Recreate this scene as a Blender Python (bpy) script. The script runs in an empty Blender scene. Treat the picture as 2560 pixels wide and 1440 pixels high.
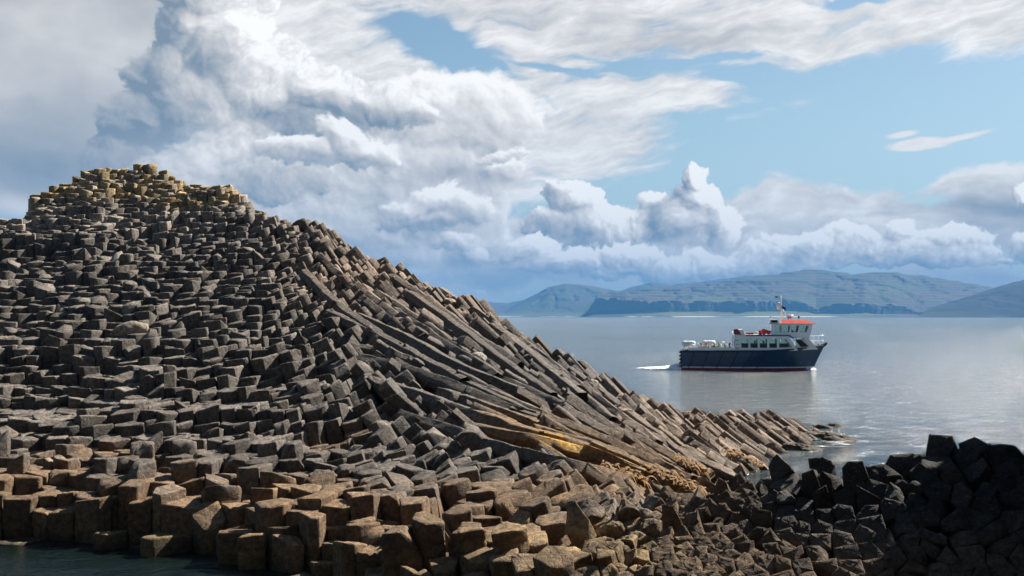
import bpy, bmesh, math, random
import numpy as np
from mathutils import Vector, Matrix
random.seed(7); rng = np.random.default_rng(11)
scene = bpy.context.scene
COL = scene.collection
F = 2844.0; HOR = 791.0; CAMZ = 4.5
R = math.radians
def Zat(py, Y): return CAMZ + (HOR - py) / F * Y          # height seen at a picture row for a distance Y
def Xat(px, Y): return (px - 1280.0) / F * Y

# ---------------------------------------------------------------- tagging helpers
def tag(o, label=None, cat=None, group=None, kind=None):
    if label: o['label'] = label
    if cat: o['category'] = cat
    if group: o['group'] = group
    if kind: o['kind'] = kind
    return o
def empty(name, loc=(0, 0, 0), rz=0.0):
    o = bpy.data.objects.new(name, None); COL.objects.link(o)
    o.location = loc; o.rotation_euler = (0, 0, rz); o.empty_display_size = 0.2
    return o
def link_mesh(name, me, mat=None, parent=None):
    o = bpy.data.objects.new(name, me); COL.objects.link(o)
    if mat: me.materials.append(mat)
    if parent: o.parent = parent
    return o

# ---------------------------------------------------------------- node helpers
class NT:
    """tiny expression builder over shader nodes"""
    def __init__(s, tree): s.t = tree; s.n = tree.nodes; s.l = tree.links
    def put(s, inp, v):
        if isinstance(v, E): v = v.s
        if hasattr(v, 'links') or isinstance(v, bpy.types.NodeSocket): s.l.new(v, inp)
        else: inp.default_value = v
    def m(s, op, a, b=None, c=None, clamp=False):
        nd = s.n.new('ShaderNodeMath'); nd.operation = op; nd.use_clamp = clamp
        s.put(nd.inputs[0], a)
        if b is not None: s.put(nd.inputs[1], b)
        if c is not None: s.put(nd.inputs[2], c)
        return E(s, nd.outputs[0])
    def vec(s, x, y, z=0.0):
        nd = s.n.new('ShaderNodeCombineXYZ')
        for i, v in enumerate((x, y, z)): s.put(nd.inputs[i], v)
        return nd.outputs[0]
    def noise(s, v, scale, detail=4, rough=0.5, dist=0.0, lac=2.0, ty='FBM', out=0):
        nd = s.n.new('ShaderNodeTexNoise'); nd.noise_type = ty
        s.put(nd.inputs['Vector'], v)
        nd.inputs['Scale'].default_value = scale; nd.inputs['Detail'].default_value = detail
        nd.inputs['Roughness'].default_value = rough; nd.inputs['Distortion'].default_value = dist
        nd.inputs['Lacunarity'].default_value = lac
        return E(s, nd.outputs[out])
    def voro(s, v, scale, feature='F1', smooth=0.5, rnd=1.0, out='Distance', detail=0.0, rough=0.5):
        nd = s.n.new('ShaderNodeTexVoronoi'); nd.feature = feature
        s.put(nd.inputs['Vector'], v); nd.inputs['Scale'].default_value = scale
        nd.inputs['Randomness'].default_value = rnd
        if feature == 'SMOOTH_F1': nd.inputs['Smoothness'].default_value = smooth
        if detail and 'Detail' in nd.inputs: nd.inputs['Detail'].default_value = detail; nd.inputs['Roughness'].default_value = rough
        return E(s, nd.outputs[out])
    def ss(s, x, a, b, lo=0.0, hi=1.0, kind='SMOOTHSTEP'):
        nd = s.n.new('ShaderNodeMapRange'); nd.interpolation_type = kind
        s.put(nd.inputs[0], x); s.put(nd.inputs[1], a); s.put(nd.inputs[2], b); s.put(nd.inputs[3], lo); s.put(nd.inputs[4], hi)
        return E(s, nd.outputs[0])
    def lin(s, x, a, b, lo=0.0, hi=1.0): return s.ss(x, a, b, lo, hi, 'LINEAR')
    def mix(s, f, a, b, blend='MIX'):
        nd = s.n.new('ShaderNodeMix'); nd.data_type = 'RGBA'; nd.blend_type = blend
        s.put(nd.inputs[0], f)
        for i, v in ((6, a), (7, b)):
            if isinstance(v, tuple) and len(v) == 3: v = v + (1.0,)
            s.put(nd.inputs[i], v)
        return nd.outputs[2]
    def bump(s, h, strength, dist, normal=None):
        nd = s.n.new('ShaderNodeBump'); s.put(nd.inputs['Height'], h)
        nd.inputs['Strength'].default_value = strength; nd.inputs['Distance'].default_value = dist
        if normal is not None: s.l.new(normal, nd.inputs['Normal'])
        return nd.outputs[0]
class E:
    def __init__(s, nt, sock): s.nt = nt; s.s = sock
    def __add__(a, b): return a.nt.m('ADD', a, b)
    __radd__ = __add__
    def __sub__(a, b): return a.nt.m('SUBTRACT', a, b)
    def __rsub__(a, b): return a.nt.m('SUBTRACT', b, a)
    def __mul__(a, b): return a.nt.m('MULTIPLY', a, b)
    __rmul__ = __mul__
    def __truediv__(a, b): return a.nt.m('DIVIDE', a, b)
    def max(a, b): return a.nt.m('MAXIMUM', a, b)
    def min(a, b): return a.nt.m('MINIMUM', a, b)
    def clamp(a): return a.nt.m('ADD', a, 0.0, clamp=True)
    def pow(a, b): return a.nt.m('POWER', a, b)
    def abs(a): return a.nt.m('ABSOLUTE', a)

def new_mat(name):
    m = bpy.data.materials.new(name); m.use_nodes = True
    nt = NT(m.node_tree); b = m.node_tree.nodes['Principled BSDF']
    return m, nt, b
def geo_pos(nt):
    return nt.n.new('ShaderNodeNewGeometry').outputs['Position']
def obj_pos(nt):
    return nt.n.new('ShaderNodeTexCoord').outputs['Object']
def paint(name, col, rough=0.4, metal=0.0, var=0.08, scale=3.0, bump=0.0):
    m, nt, b = new_mat(name)
    p = obj_pos(nt)
    n = nt.noise(p, scale, 6, 0.65)
    f = nt.ss(n, 0.3, 0.75)
    c = nt.mix(f, tuple(x * (1 - var) for x in col), tuple(min(1, x * (1 + var * 0.6)) for x in col))
    nt.l.new(c, b.inputs['Base Color'])
    nt.put(b.inputs['Roughness'], nt.lin(n, 0, 1, max(0.02, rough - 0.12), min(1, rough + 0.15)))
    b.inputs['Metallic'].default_value = metal
    if bump: nt.l.new(nt.bump(nt.noise(p, scale * 6, 3), bump, 0.01), b.inputs['Normal'])
    return m

# ---------------------------------------------------------------- value noise in numpy
def _hash(ix, iy, iz, seed):
    h = (ix.astype(np.int64) * 374761393 + iy.astype(np.int64) * 668265263 + iz.astype(np.int64) * 2147483647 + seed * 974634777) & 0xffffffff
    h = ((h ^ (h >> 13)) * 1274126177) & 0xffffffff
    h = (h ^ (h >> 16)) & 0xffffffff
    return h / 4294967295.0
def vnoise(x, y, z=0.0, seed=0):
    x, y, z = np.broadcast_arrays(np.asarray(x, float), np.asarray(y, float), np.asarray(z, float))
    ix, iy, iz = np.floor(x), np.floor(y), np.floor(z)
    fx, fy, fz = x - ix, y - iy, z - iz
    fx, fy, fz = [f * f * (3 - 2 * f) for f in (fx, fy, fz)]
    r = 0
    for dx in (0, 1):
        for dy in (0, 1):
            for dz in (0, 1):
                w = (fx if dx else 1 - fx) * (fy if dy else 1 - fy) * (fz if dz else 1 - fz)
                r = r + w * _hash(ix + dx, iy + dy, iz + dz, seed)
    return r * 2 - 1
def fbm(x, y, z=0.0, seed=0, octv=4, gain=0.5):
    r = 0; a = 1.0; f = 1.0
    for k in range(octv):
        r = r + a * vnoise(np.asarray(x) * f, np.asarray(y) * f, np.asarray(z) * f, seed + k * 17); a *= gain; f *= 2.03
    return r
def sstep(x, a, b):
    t = np.clip((x - a) / (b - a), 0, 1); return t * t * (3 - 2 * t)
# ================================================================ sky: clear Nishita blue; banks of cloud on a far dome, laid out by compass bearing and height
SUN_EL = R(41); SUN_AZ = R(52)     # azimuth from +Y towards +X
SUNDIR = Vector((math.cos(SUN_EL) * math.sin(SUN_AZ), math.cos(SUN_EL) * math.cos(SUN_AZ), math.sin(SUN_EL)))
def UV(px, py):
    u = math.atan((px - 1280) / F); return math.degrees(u), math.degrees(math.atan((HOR - py) / F * math.cos(u)))
def h2(ix, iy, seed):
    h = (ix * 374761393 + iy * 668265263 + seed * 974634777) & 0xffffffff
    h = ((h ^ (h >> 13)) * 1274126177) & 0xffffffff
    return (h ^ (h >> 16)) & 0xffffffff
def pn(x, y, seed=0):
    """2-D gradient noise"""
    ix = np.floor(x).astype(np.int64); iy = np.floor(y).astype(np.int64); fx = x - ix; fy = y - iy
    ux = fx * fx * fx * (fx * (fx * 6 - 15) + 10); uy = fy * fy * fy * (fy * (fy * 6 - 15) + 10)
    r = []
    for dx in (0, 1):
        for dy in (0, 1):
            a = h2(ix + dx, iy + dy, seed) * (2 * math.pi / 4294967296.0)
            r.append(np.cos(a) * (fx - dx) + np.sin(a) * (fy - dy))
    return ((r[0] * (1 - uy) + r[1] * uy) * (1 - ux) + (r[2] * (1 - uy) + r[3] * uy) * ux) * 1.5
def pf(x, y, seed=0, o=4, g=.5, ridge=False):
    r = 0; a = 1.0; f = 1.0; t = 0
    for k in range(o):
        n = pn(x * f + k * 3.7, y * f + k * 1.3, seed + k * 13)
        if ridge: n = 1 - 2 * np.abs(n)
        r = r + n * a; t += a; a *= g; f *= 2.07
    return r / t
def worley(x, y, seed=0):
    """round bumps: 1 in the middle of a lump, falling outwards (rounded, smooth minimum)"""
    ix = np.floor(x).astype(np.int64); iy = np.floor(y).astype(np.int64); acc = np.zeros_like(x)
    for dx in (-1, 0, 1):
        for dy in (-1, 0, 1):
            h = h2(ix + dx, iy + dy, seed); cx = ix + dx + (h & 0xffff) / 65536.0; cy = iy + dy + ((h >> 16) & 0xffff) / 65536.0
            acc = acc + np.exp(-14 * ((x - cx) ** 2 + (y - cy) ** 2))
    return 1 - np.sqrt(np.clip(-np.log(acc + 1e-6) / 14, 0, 1))
def wf(x, y, seed=0, o=3, g=.5):
    r = 0; a = 1.0; f = 1.0; t = 0
    for k in range(o):
        r = r + worley(x * f, y * f, seed + 7 * k) * a; t += a; a *= g; f *= 2.1
    return r / t
def blur(a, k):
    k = max(1, int(k))
    for ax in (0, 1):
        for _ in range(2):
            c = np.cumsum(np.pad(a, [(k + 1, k) if i == ax else (0, 0) for i in (0, 1)], mode='edge'), axis=ax)
            n = a.shape[ax]
            a = (np.take(c, np.arange(2 * k + 1, 2 * k + 1 + n), axis=ax) - np.take(c, np.arange(0, n), axis=ax)) / (2 * k + 1)
    return a
TONE_X = [0, .2, .4, .6, .8, 1.0]
TONE_C = np.array([(.195, .245, .30), (.295, .332, .37), (.405, .42, .435), (.545, .540, .535), (.72, .705, .685), (.96, .945, .915)])
def toned(t): return np.stack([np.interp(t, TONE_X, TONE_C[:, k]) for k in range(3)], -1)

def cloud_field(us, vs):
    st = (us[1] - us[0]); u, v = np.meshgrid(us, vs)
    ku = 0.0201
    # warped coordinates, in degrees
    def wp(x, y, sc, am, seed, o=4): return x + am * pf(x * sc, y * sc, seed, o), y + am * pf(x * sc + 31, y * sc + 17, seed + 5, o)
    u1, v1 = wp(u, v, .22, .8, 1, 3); u2, v2 = wp(u1, v1, .8, .26, 2, 4); u3, v3 = wp(u2, v2, 2.4, .09, 3, 4)
    def fall(x, y, b):
        px, py, rx, ry = b[:4]; rot = math.radians(-(b[4] if len(b) > 4 else 0)); cu, cv = UV(px, py); k = ku * math.cos(math.radians(cu)) ** 1.5
        dx, dy = x - cu, y - cv; c, s = math.cos(rot), math.sin(rot)
        return np.sqrt(((dx * c + dy * s) / (rx * k)) ** 2 + ((-dx * s + dy * c) / (ry * k)) ** 2)
    def union(x, y, lst):
        """signed-ish cover: positive inside, in units of degrees roughly"""
        acc = np.full(x.shape, -9.0)
        for b in lst:
            d = fall(x, y, b); acc = np.maximum(acc, (1 - d) * min(b[2], b[3]) * ku)
        return acc
    def tsum(x, y, lst):
        acc = np.zeros_like(x)
        for b in lst: acc += b[-1] * np.exp(-1.1 * fall(x, y, b[:-1]) ** 2)
        return acc
    col = np.zeros(u.shape + (3,)); al = np.zeros(u.shape)
    def over(c, a):
        nonlocal col, al
        na = a + al * (1 - a); col[...] = (c * a[..., None] + col * (al * (1 - a))[..., None]) / np.maximum(na, 1e-4)[..., None]; al = na
    def lump(cov, base, tones, bil, amp, sx, litk, deep=.5, edge=.10, shadow=.35, ao=.25, seed=9, bright=1.0):
        """heaped cloud: a height field from its outline plus lumps, lit from the upper right, with its own cast shade"""
        h = np.clip(cov, -1.5, deep * 2); h = np.sqrt(np.clip(h, 0, None) * deep) * 1.5 + np.minimum(h, 0)
        hh = h + amp * (bil - .55)
        a = sstep(cov + amp * (bil - .62) * 1.1, -edge * .3, edge)
        g = 0
        for k, wgt in ((2, .35), (4, .5), (8, .7), (18, 1.0)):
            b_ = blur(hh, max(1, k * .035 / st)); gy, gx = np.gradient(b_, st)
            s_ = (-(gx * .62 + gy * .62)); g = g + wgt * s_ / np.sqrt(1 + s_ * s_ * .8)
        sh = np.zeros_like(hh)
        for s_ in (2, 4, 7, 11, 16, 22, 30):
            q = int(round(s_ * .035 / st)) or 1
            r_ = np.roll(np.roll(hh, -q, 1), -q, 0); r_[-q:, :] = hh[-q:, :]; r_[:, -q:] = hh[:, -q:]
            sh = np.maximum(sh, r_ - hh - q * st * .55)
        sh = blur(np.clip(sh * 2.2, 0, 1), max(1, .06 / st))
        cav = hh - blur(hh, max(1, .35 / st)); cv2 = hh - blur(hh, max(1, .12 / st))
        t = base + tones + litk * .24 * g - shadow * sh + ao * 1.3 * np.clip(cav, -.6, .5) + ao * 1.6 * np.clip(cv2, -.4, .3)
        return np.clip(t, .0, 1.0), a
    # ---------- high streaky sheet
    c, s = math.cos(math.radians(8)), math.sin(math.radians(8)); xr = u1 * c + v1 * s; yr = -u1 * s + v1 * c
    s1 = pf(xr * .16, yr * .75, 21, 6, .58); s2 = pf(xr * .45, yr * 1.9, 22, 5, .6); s3 = pf(u2 * 1.2, v2 * 3.0, 23, 4, .6)
    cov = union(u1, v1, [(1450, -90, 1000, 230), (2180, 10, 640, 125, -8), (1160, 260, 560, 190, 8), (1590, 238, 320, 66, 3), (1150, 430, 260, 120), (2750, -110, 460, 215, -14), (1000, 100, 400, 250)])
    cov = np.minimum(cov, .75)
    hol = 1.15 * tsum(u2, v2, [(1080, 92, 120, 40, 12, 1.9), (1170, 158, 110, 18, 12, 1.3), (1390, 172, 110, 9, 14, .9), (1720, 158, 240, 10, -4, 1.0), (2130, 8, 90, 14, 2, 1.2), (1850, 196, 90, 14, -6, .9), (1300, 60, 100, 8, 5, .3), (960, 345, 40, 12, 0, .9), (1370, 250, 60, 12, 25, .5)])
    a = sstep(cov * .9 + s1 * .85 + s2 * .28 + s3 * .10 - hol * 1.0 + .12, .0, .75)
    t = .80 + s1 * .30 + s2 * .22 + s3 * .06 + tsum(u1, v1, [(1760, 95, 330, 36, -2, -.24), (1330, 45, 300, 40, 0, -.12), (2380, 70, 220, 14, -9, -.12), (1560, 40, 200, 16, -4, -.08), (2150, 60, 200, 26, -4, .10), (1500, 230, 200, 40, 0, -.02), (1060, 300, 220, 60, 0, -.1), (2430, 20, 140, 20, -8, .08)])
    over(toned(np.clip(t, 0, .93)), a * .96)
    wisp = sstep(union(u2, v2, [(1990, 240, 52, 13, -6), (1640, 424, 26, 4, -5), (1340, 352, 60, 8, 8), (1180, 430, 50, 10, 0)]) * 3 + s3 * .6, -.05, .9)
    over(toned(np.full(u.shape, .78)), wisp * .45)
    # ---------- flat layers behind the horizon bank
    cov = union(u2, v2, [(1980, 500, 300, 40), (1990, 458, 100, 13, 1), (2490, 455, 230, 46, -3), (2600, 540, 360, 90), (1900, 600, 560, 95), (1250, 640, 240, 110), (2380, 590, 200, 60), (1100, 700, 260, 70), (2450, 690, 240, 40), (1450, 690, 240, 40), (2050, 530, 300, 70), (1600, 620, 400, 90)])
    t = .76 + .26 * pf(u1 * .5, v1 * 1.5, 33, 5) + .10 * pf(u2 * 1.4, v2 * 2.4, 35, 4) + tsum(u1, v1, [(2530, 520, 190, 34, 3, -.50), (2380, 505, 110, 20, 0, -.12), (2470, 590, 160, 44, 0, -.28), (1440, 650, 170, 80, 0, -.34), (2430, 700, 220, 26, 0, -.22), (1230, 690, 160, 60, 0, -.30), (2440, 434, 220, 14, -3, .26), (2250, 560, 160, 18, 0, .12), (1950, 500, 240, 30, 0, .05), (2300, 600, 80, 40, 0, .1)])
    over(toned(np.clip(t, .05, .9)), sstep(cov + .35 * pf(u2 * .7, v2 * 1.4, 34, 5, .6), -.05, .42) * .96)
    # ---------- grey cloud on the far left, smooth and out of the light
    cov = union(u1, v1, [(-60, 150, 560, 420), (150, 60, 480, 300), (80, 430, 420, 140), (420, 480, 360, 140)])
    t = .45 + .20 * pf(u1 * .22, v1 * .4, 41, 4) + .05 * pf(u2 * .8, v2 * 1.0, 42, 4) + tsum(u1, v1, [(60, 430, 260, 90, 0, -.34), (150, 70, 160, 90, 10, .22), (330, 120, 70, 120, 30, .15), (230, 290, 160, 120, 0, -.04), (60, 520, 110, 45, -8, .40), (0, 30, 120, 40, 0, .10), (60, 200, 150, 60, 0, .06), (250, 430, 100, 60, 0, -.05), (400, 440, 130, 50, 0, -.06)])
    over(toned(np.clip(t, .05, .9)), sstep(cov, -.3, .9))
    # ---------- broken middle heaps
    bA = wf(u2 * .55, v2 * .62, 51, 4, .55); bB = wf(u3 * 1.15, v3 * 1.25, 61, 4, .6)
    cov = union(u2, v2, [(760, 480, 420, 200), (1000, 470, 300, 170, 8), (1060, 570, 220, 90), (1230, 430, 110, 60, -25), (1120, 300, 240, 130), (900, 620, 280, 120), (1190, 620, 120, 60, -10), (1020, 700, 160, 40), (660, 560, 240, 120)])
    tn = tsum(u2, v2, [(840, 330, 70, 50, 0, .22), (560, 380, 110, 50, 0, .20), (1075, 490, 80, 34, 0, .34), (1020, 545, 70, 26, 0, .16), (1270, 400, 80, 22, -25, .24), (1150, 618, 70, 30, -10, .22), (1050, 240, 140, 60, 10, .14),
                       (1160, 448, 150, 30, 4, -.36), (1100, 578, 120, 18, 4, -.26), (960, 610, 180, 26, 0, -.12), (760, 600, 200, 50, 0, -.04), (1230, 670, 90, 40, 0, -.14), (900, 640, 120, 50, 0, -.14), (940, 480, 30, 60, 0, -.16), (720, 450, 180, 40, 0, -.05), (960, 350, 160, 40, 0, .06)])
    t, a = lump(cov, .69, tn, bA * .45 + bB * .55, 1.0, 0, .85, .8, .34, .22, .14)
    over(toned(t), a * .96)
    # ---------- the towering heap
    cov = union(u2, v2, [(520, -20, 150, 100), (470, 60, 98, 90), (560, 90, 130, 130), (640, 190, 150, 130), (400, 170, 100, 75, -35), (345, 185, 46, 42), (470, 260, 170, 120), (350, 300, 120, 90, -40), (560, 360, 210, 110), (300, 400, 130, 70, -40),
                         (800, 220, 160, 80, 14), (930, 240, 160, 55, 14), (760, 300, 160, 70), (620, 430, 240, 80), (1010, 270, 130, 40, 14), (400, 460, 180, 70)])
    tn = tsum(u2, v2, [(590, 30, 90, 70, 0, .36), (500, 60, 60, 60, 0, .18), (640, 120, 50, 60, 0, .26), (620, 270, 60, 110, 12, .30), (740, 170, 90, 70, 0, .18), (870, 212, 150, 30, 16, .26), (560, 380, 80, 40, 0, .28), (690, 225, 60, 40, 0, .2), (1010, 250, 80, 24, 14, .14),
                       (400, 60, 50, 90, 10, -.26), (350, 175, 70, 60, 0, -.28), (310, 300, 110, 80, -40, -.24), (390, 250, 80, 60, 0, -.18), (300, 400, 140, 80, -30, -.22), (390, 340, 80, 80, 0, -.22), (500, 160, 60, 60, 0, -.06),
                       (740, 290, 150, 26, 4, -.46), (620, 320, 50, 34, -20, -.30), (860, 268, 120, 18, 4, -.30), (960, 285, 100, 14, 6, -.16), (730, 340, 60, 30, 0, -.12), (740, 100, 40, 30, 0, -.14), (490, 245, 34, 30, 0, -.16), (430, 460, 160, 50, 0, -.10)])
    t, a = lump(cov, .62, tn * .85 - .10, bA * .4 + bB * .6, .95, 0, .70, .9, .16, .26, .30)
    edge = sstep(v - (8.0 + .25 * (u + 17)), -1.6, 1.6)
    a = a * np.clip(edge + sstep(u, -16, -12), 0, 1)                  # its foot dissolves into the layer below
    over(toned(t), a)
    # ---------- middle white heaps in front
    cov = union(u3, v3, [(845, 335, 60, 50), (900, 370, 100, 44, 8), (760, 380, 130, 40), (1080, 500, 110, 46), (1010, 520, 80, 40), (1060, 550, 150, 32), (1170, 520, 80, 40), (1255, 395, 80, 22, -22), (1140, 610, 70, 30, -8), (1210, 640, 60, 26, -20), (1290, 620, 60, 16, -35)])
    tn = tsum(u3, v3, [(845, 320, 50, 34, 0, .16), (1090, 478, 70, 20, 0, .24), (1020, 560, 150, 16, 0, -.26), (1150, 565, 80, 14, 0, -.26), (860, 400, 120, 20, 0, -.1)])
    t, a = lump(cov, .68, tn, bB, .55, 0, 1.0, .5, .14, .30, .25)
    over(toned(t), a * .92)
    # ---------- cumulus bank standing on the horizon
    bC = wf(u3 * 1.9, v3 * 2.0, 71, 4, .6)
    cov = union(u3, v3, [(1440, 505, 88, 58), (1480, 570, 160, 66), (1400, 560, 110, 50), (1742, 440, 38, 40), (1745, 500, 74, 62), (1700, 570, 110, 70), (1610, 560, 80, 40, -20), (1640, 510, 50, 30), (1640, 620, 160, 46), (1800, 560, 60, 60)])
    tn = tsum(u3, v3, [(1745, 425, 36, 30, 0, .16), (1450, 460, 80, 16, 0, .22), (1800, 490, 24, 40, 0, .12), (1640, 505, 40, 20, 0, .16), (1600, 580, 40, 26, 0, .14), (1690, 480, 26, 60, 40, -.50), (1650, 550, 30, 36, 40, -.42), (1600, 608, 110, 16, -12, -.44), (1380, 560, 110, 26, 0, -.18), (1385, 480, 30, 22, -30, -.34), (1720, 570, 70, 26, -10, -.24), (1420, 610, 80, 24, 0, -.2), (1770, 560, 40, 40, 0, -.05)])
    t, a = lump(cov, .72, tn, bB * .35 + bC * .65, .62, 0, 1.2, .7, .08, .38, .42)
    a = a * sstep(v, 2.6, 4.2)
    over(toned(t), a)
    cov = union(u3, v3, [(1400, 655, 130, 40), (1560, 640, 120, 44), (1330, 620, 70, 40), (2050, 610, 190, 44), (2380, 600, 110, 40), (1980, 640, 260, 56, -4), (2300, 640, 220, 50), (1760, 660, 200, 44, -6), (2030, 612, 70, 34), (1990, 600, 34, 26), (2110, 590, 46, 30), (2255, 590, 40, 40), (2290, 625, 50, 30), (2190, 640, 170, 34), (1850, 660, 160, 34, -8), (2050, 650, 260, 30), (2380, 640, 60, 24), (2440, 655, 40, 16), (2600, 610, 80, 40), (2520, 640, 60, 16), (2545, 485, 24, 26),
                         (1760, 690, 120, 20, -6), (1560, 672, 90, 24), (1500, 690, 70, 20), (1380, 673, 26, 10), (1202, 729, 22, 9), (1285, 733, 30, 5), (2150, 668, 300, 16), (1700, 668, 80, 22)])
    tn = tsum(u3, v3, [(1975, 630, 44, 20, -45, -.42), (2060, 640, 40, 14, 0, -.15), (2150, 600, 30, 20, 0, -.12), (2250, 570, 40, 20, 0, .14), (1640, 690, 160, 16, 0, -.14), (1480, 700, 90, 16, 0, -.10), (2000, 590, 60, 14, 0, .1), (2100, 690, 300, 10, 0, -.22)])
    t, a = lump(cov, .77, tn, bB * .35 + bC * .65, .62, 0, 1.25, .35, .08, .38, .42)
    over(toned(t), a * sstep(v, 1.0, 1.5))
    # ---------- a small lens cloud
    l = union(*wp(u, v, .5, .12, 91, 3), [(2305, 358, 88, 17, -3), (2400, 342, 88, 9, -11), (2262, 334, 46, 9, -6)])
    over(toned(.86 + .06 * pf(u * 1.2, v * 5, 92, 3)), sstep(l * 4 + .20 * pf(u2 * .9, v2 * 4, 93, 4), -.2, .4) * .98)
    keep = sstep(v, 22, 16.2) * sstep(np.abs(u), 52, 30)
    hz = sstep(v, 2.2, 0)[..., None] * .20
    col = col * (1 - hz) + np.array([.48, .62, .75]) * hz
    return col, al * keep

def make_sky():
    w = bpy.data.worlds.new('World'); scene.world = w; w.use_nodes = True
    def sky_node(nodes):
        sky = nodes.new('ShaderNodeTexSky'); sky.sky_type = 'NISHITA'; sky.sun_disc = False
        sky.sun_elevation = SUN_EL; sky.sun_rotation = SUN_AZ; sky.air_density = 1.0; sky.dust_density = .6; sky.ozone_density = 1.6; sky.altitude = 0
        return sky
    def clear_sky(nt, vecs=None):
        sky = sky_node(nt.n)
        if vecs is not None: nt.l.new(vecs, sky.inputs[0])
        return nt.mix(1.0, sky.outputs[0], (.088, .093, .086), 'MULTIPLY')
    nt = NT(w.node_tree)
    nt.l.new(clear_sky(nt), nt.n['Background'].inputs[0]); nt.n['Background'].inputs[1].default_value = .4
    # the dome
    m = bpy.data.materials.new('cloudy_sky'); m.use_nodes = True; nt = NT(m.node_tree)
    nt.n.remove(nt.n['Principled BSDF']); em = nt.n.new('ShaderNodeEmission')
    nrm = nt.n.new('ShaderNodeVectorMath'); nrm.operation = 'NORMALIZE'; nt.l.new(geo_pos(nt), nrm.inputs[0])
    base = clear_sky(nt, nrm.outputs[0])
    sp = nt.n.new('ShaderNodeSeparateXYZ'); nt.l.new(nrm.outputs[0], sp.inputs[0])
    base = nt.mix(nt.ss(E(nt, sp.outputs[2]), .25, 0.0) * .55, base, (.36, .525, .66))     # paler air low down
    at = nt.n.new('ShaderNodeAttribute'); at.attribute_name = 'cloud'
    c = nt.mix(E(nt, at.outputs['Alpha']), base, at.outputs['Color'])
    nt.l.new(c, em.inputs[0]); em.inputs[1].default_value = .44
    nt.l.new(em.outputs[0], nt.n['Material Output'].inputs[0]); m.cycles.emission_sampling = 'NONE'
    RD = 56000.0
    vv = []; cc = []; ff = []; off = 0
    fu = np.linspace(-27, 27, 1460); fv = np.linspace(-.25, 17.5, 480)
    def piece(us, vs, col, al):
        nonlocal off
        U_, V_ = np.meshgrid(np.radians(us), np.radians(vs))
        vv.append(np.stack([RD * np.cos(V_) * np.sin(U_), RD * np.cos(V_) * np.cos(U_), RD * np.sin(V_)], -1).reshape(-1, 3))
        cc.append(np.concatenate([col.reshape(-1, 3), al.reshape(-1, 1)], 1))
        nu, nv = len(us), len(vs); i, j = np.meshgrid(np.arange(nu - 1), np.arange(nv - 1)); b = (off + j * nu + i).ravel()
        ff.append(np.stack([b, b + nu, b + nu + 1, b + 1], 1)); off += nu * nv
    col, al = cloud_field(fu, fv); piece(fu, fv, col, al)
    cu = np.linspace(-62, 62, 460); cv = np.linspace(-.25, 26, 130); col, al = cloud_field(cu, cv)
    for us, vs in ((cu[cu < -26.9], cv), (cu[cu > 26.9], cv)):
        us = np.concatenate([us, [-27.0]]) if us[0] < 0 else np.concatenate([[27.0], us])
        ii = np.clip(np.round((us + 62) / 124 * 459).astype(int), 0, 459); piece(us, vs, col[:, ii], al[:, ii])
    mu = cu[np.abs(cu) < 27]; mu = np.concatenate([[-27.0], mu, [27.0]]); mv = np.concatenate([[17.5], cv[cv > 17.6]])
    ii = np.clip(np.round((mu + 62) / 124 * 459).astype(int), 0, 459); jj = np.clip(np.round((mv + .25) / 26.25 * 129).astype(int), 0, 129)
    piece(mu, mv, col[np.ix_(jj, ii)], al[np.ix_(jj, ii)])
    v = np.concatenate(vv); f = np.concatenate(ff).astype(np.int32); c = np.concatenate(cc)
    me = bpy.data.meshes.new('sky'); me.vertices.add(len(v)); me.vertices.foreach_set('co', v.astype(np.float32).ravel())
    me.loops.add(len(f) * 4); me.loops.foreach_set('vertex_index', f.ravel()); me.polygons.add(len(f)); me.polygons.foreach_set('loop_start', (np.arange(len(f)) * 4).astype(np.int32))
    me.update(calc_edges=True)
    a_ = me.color_attributes.new('cloud', 'FLOAT_COLOR', 'POINT'); a_.data.foreach_set('color', c.astype(np.float32).ravel())
    o = link_mesh('sky', me, m); tag(o, kind='structure')
make_sky()
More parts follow.
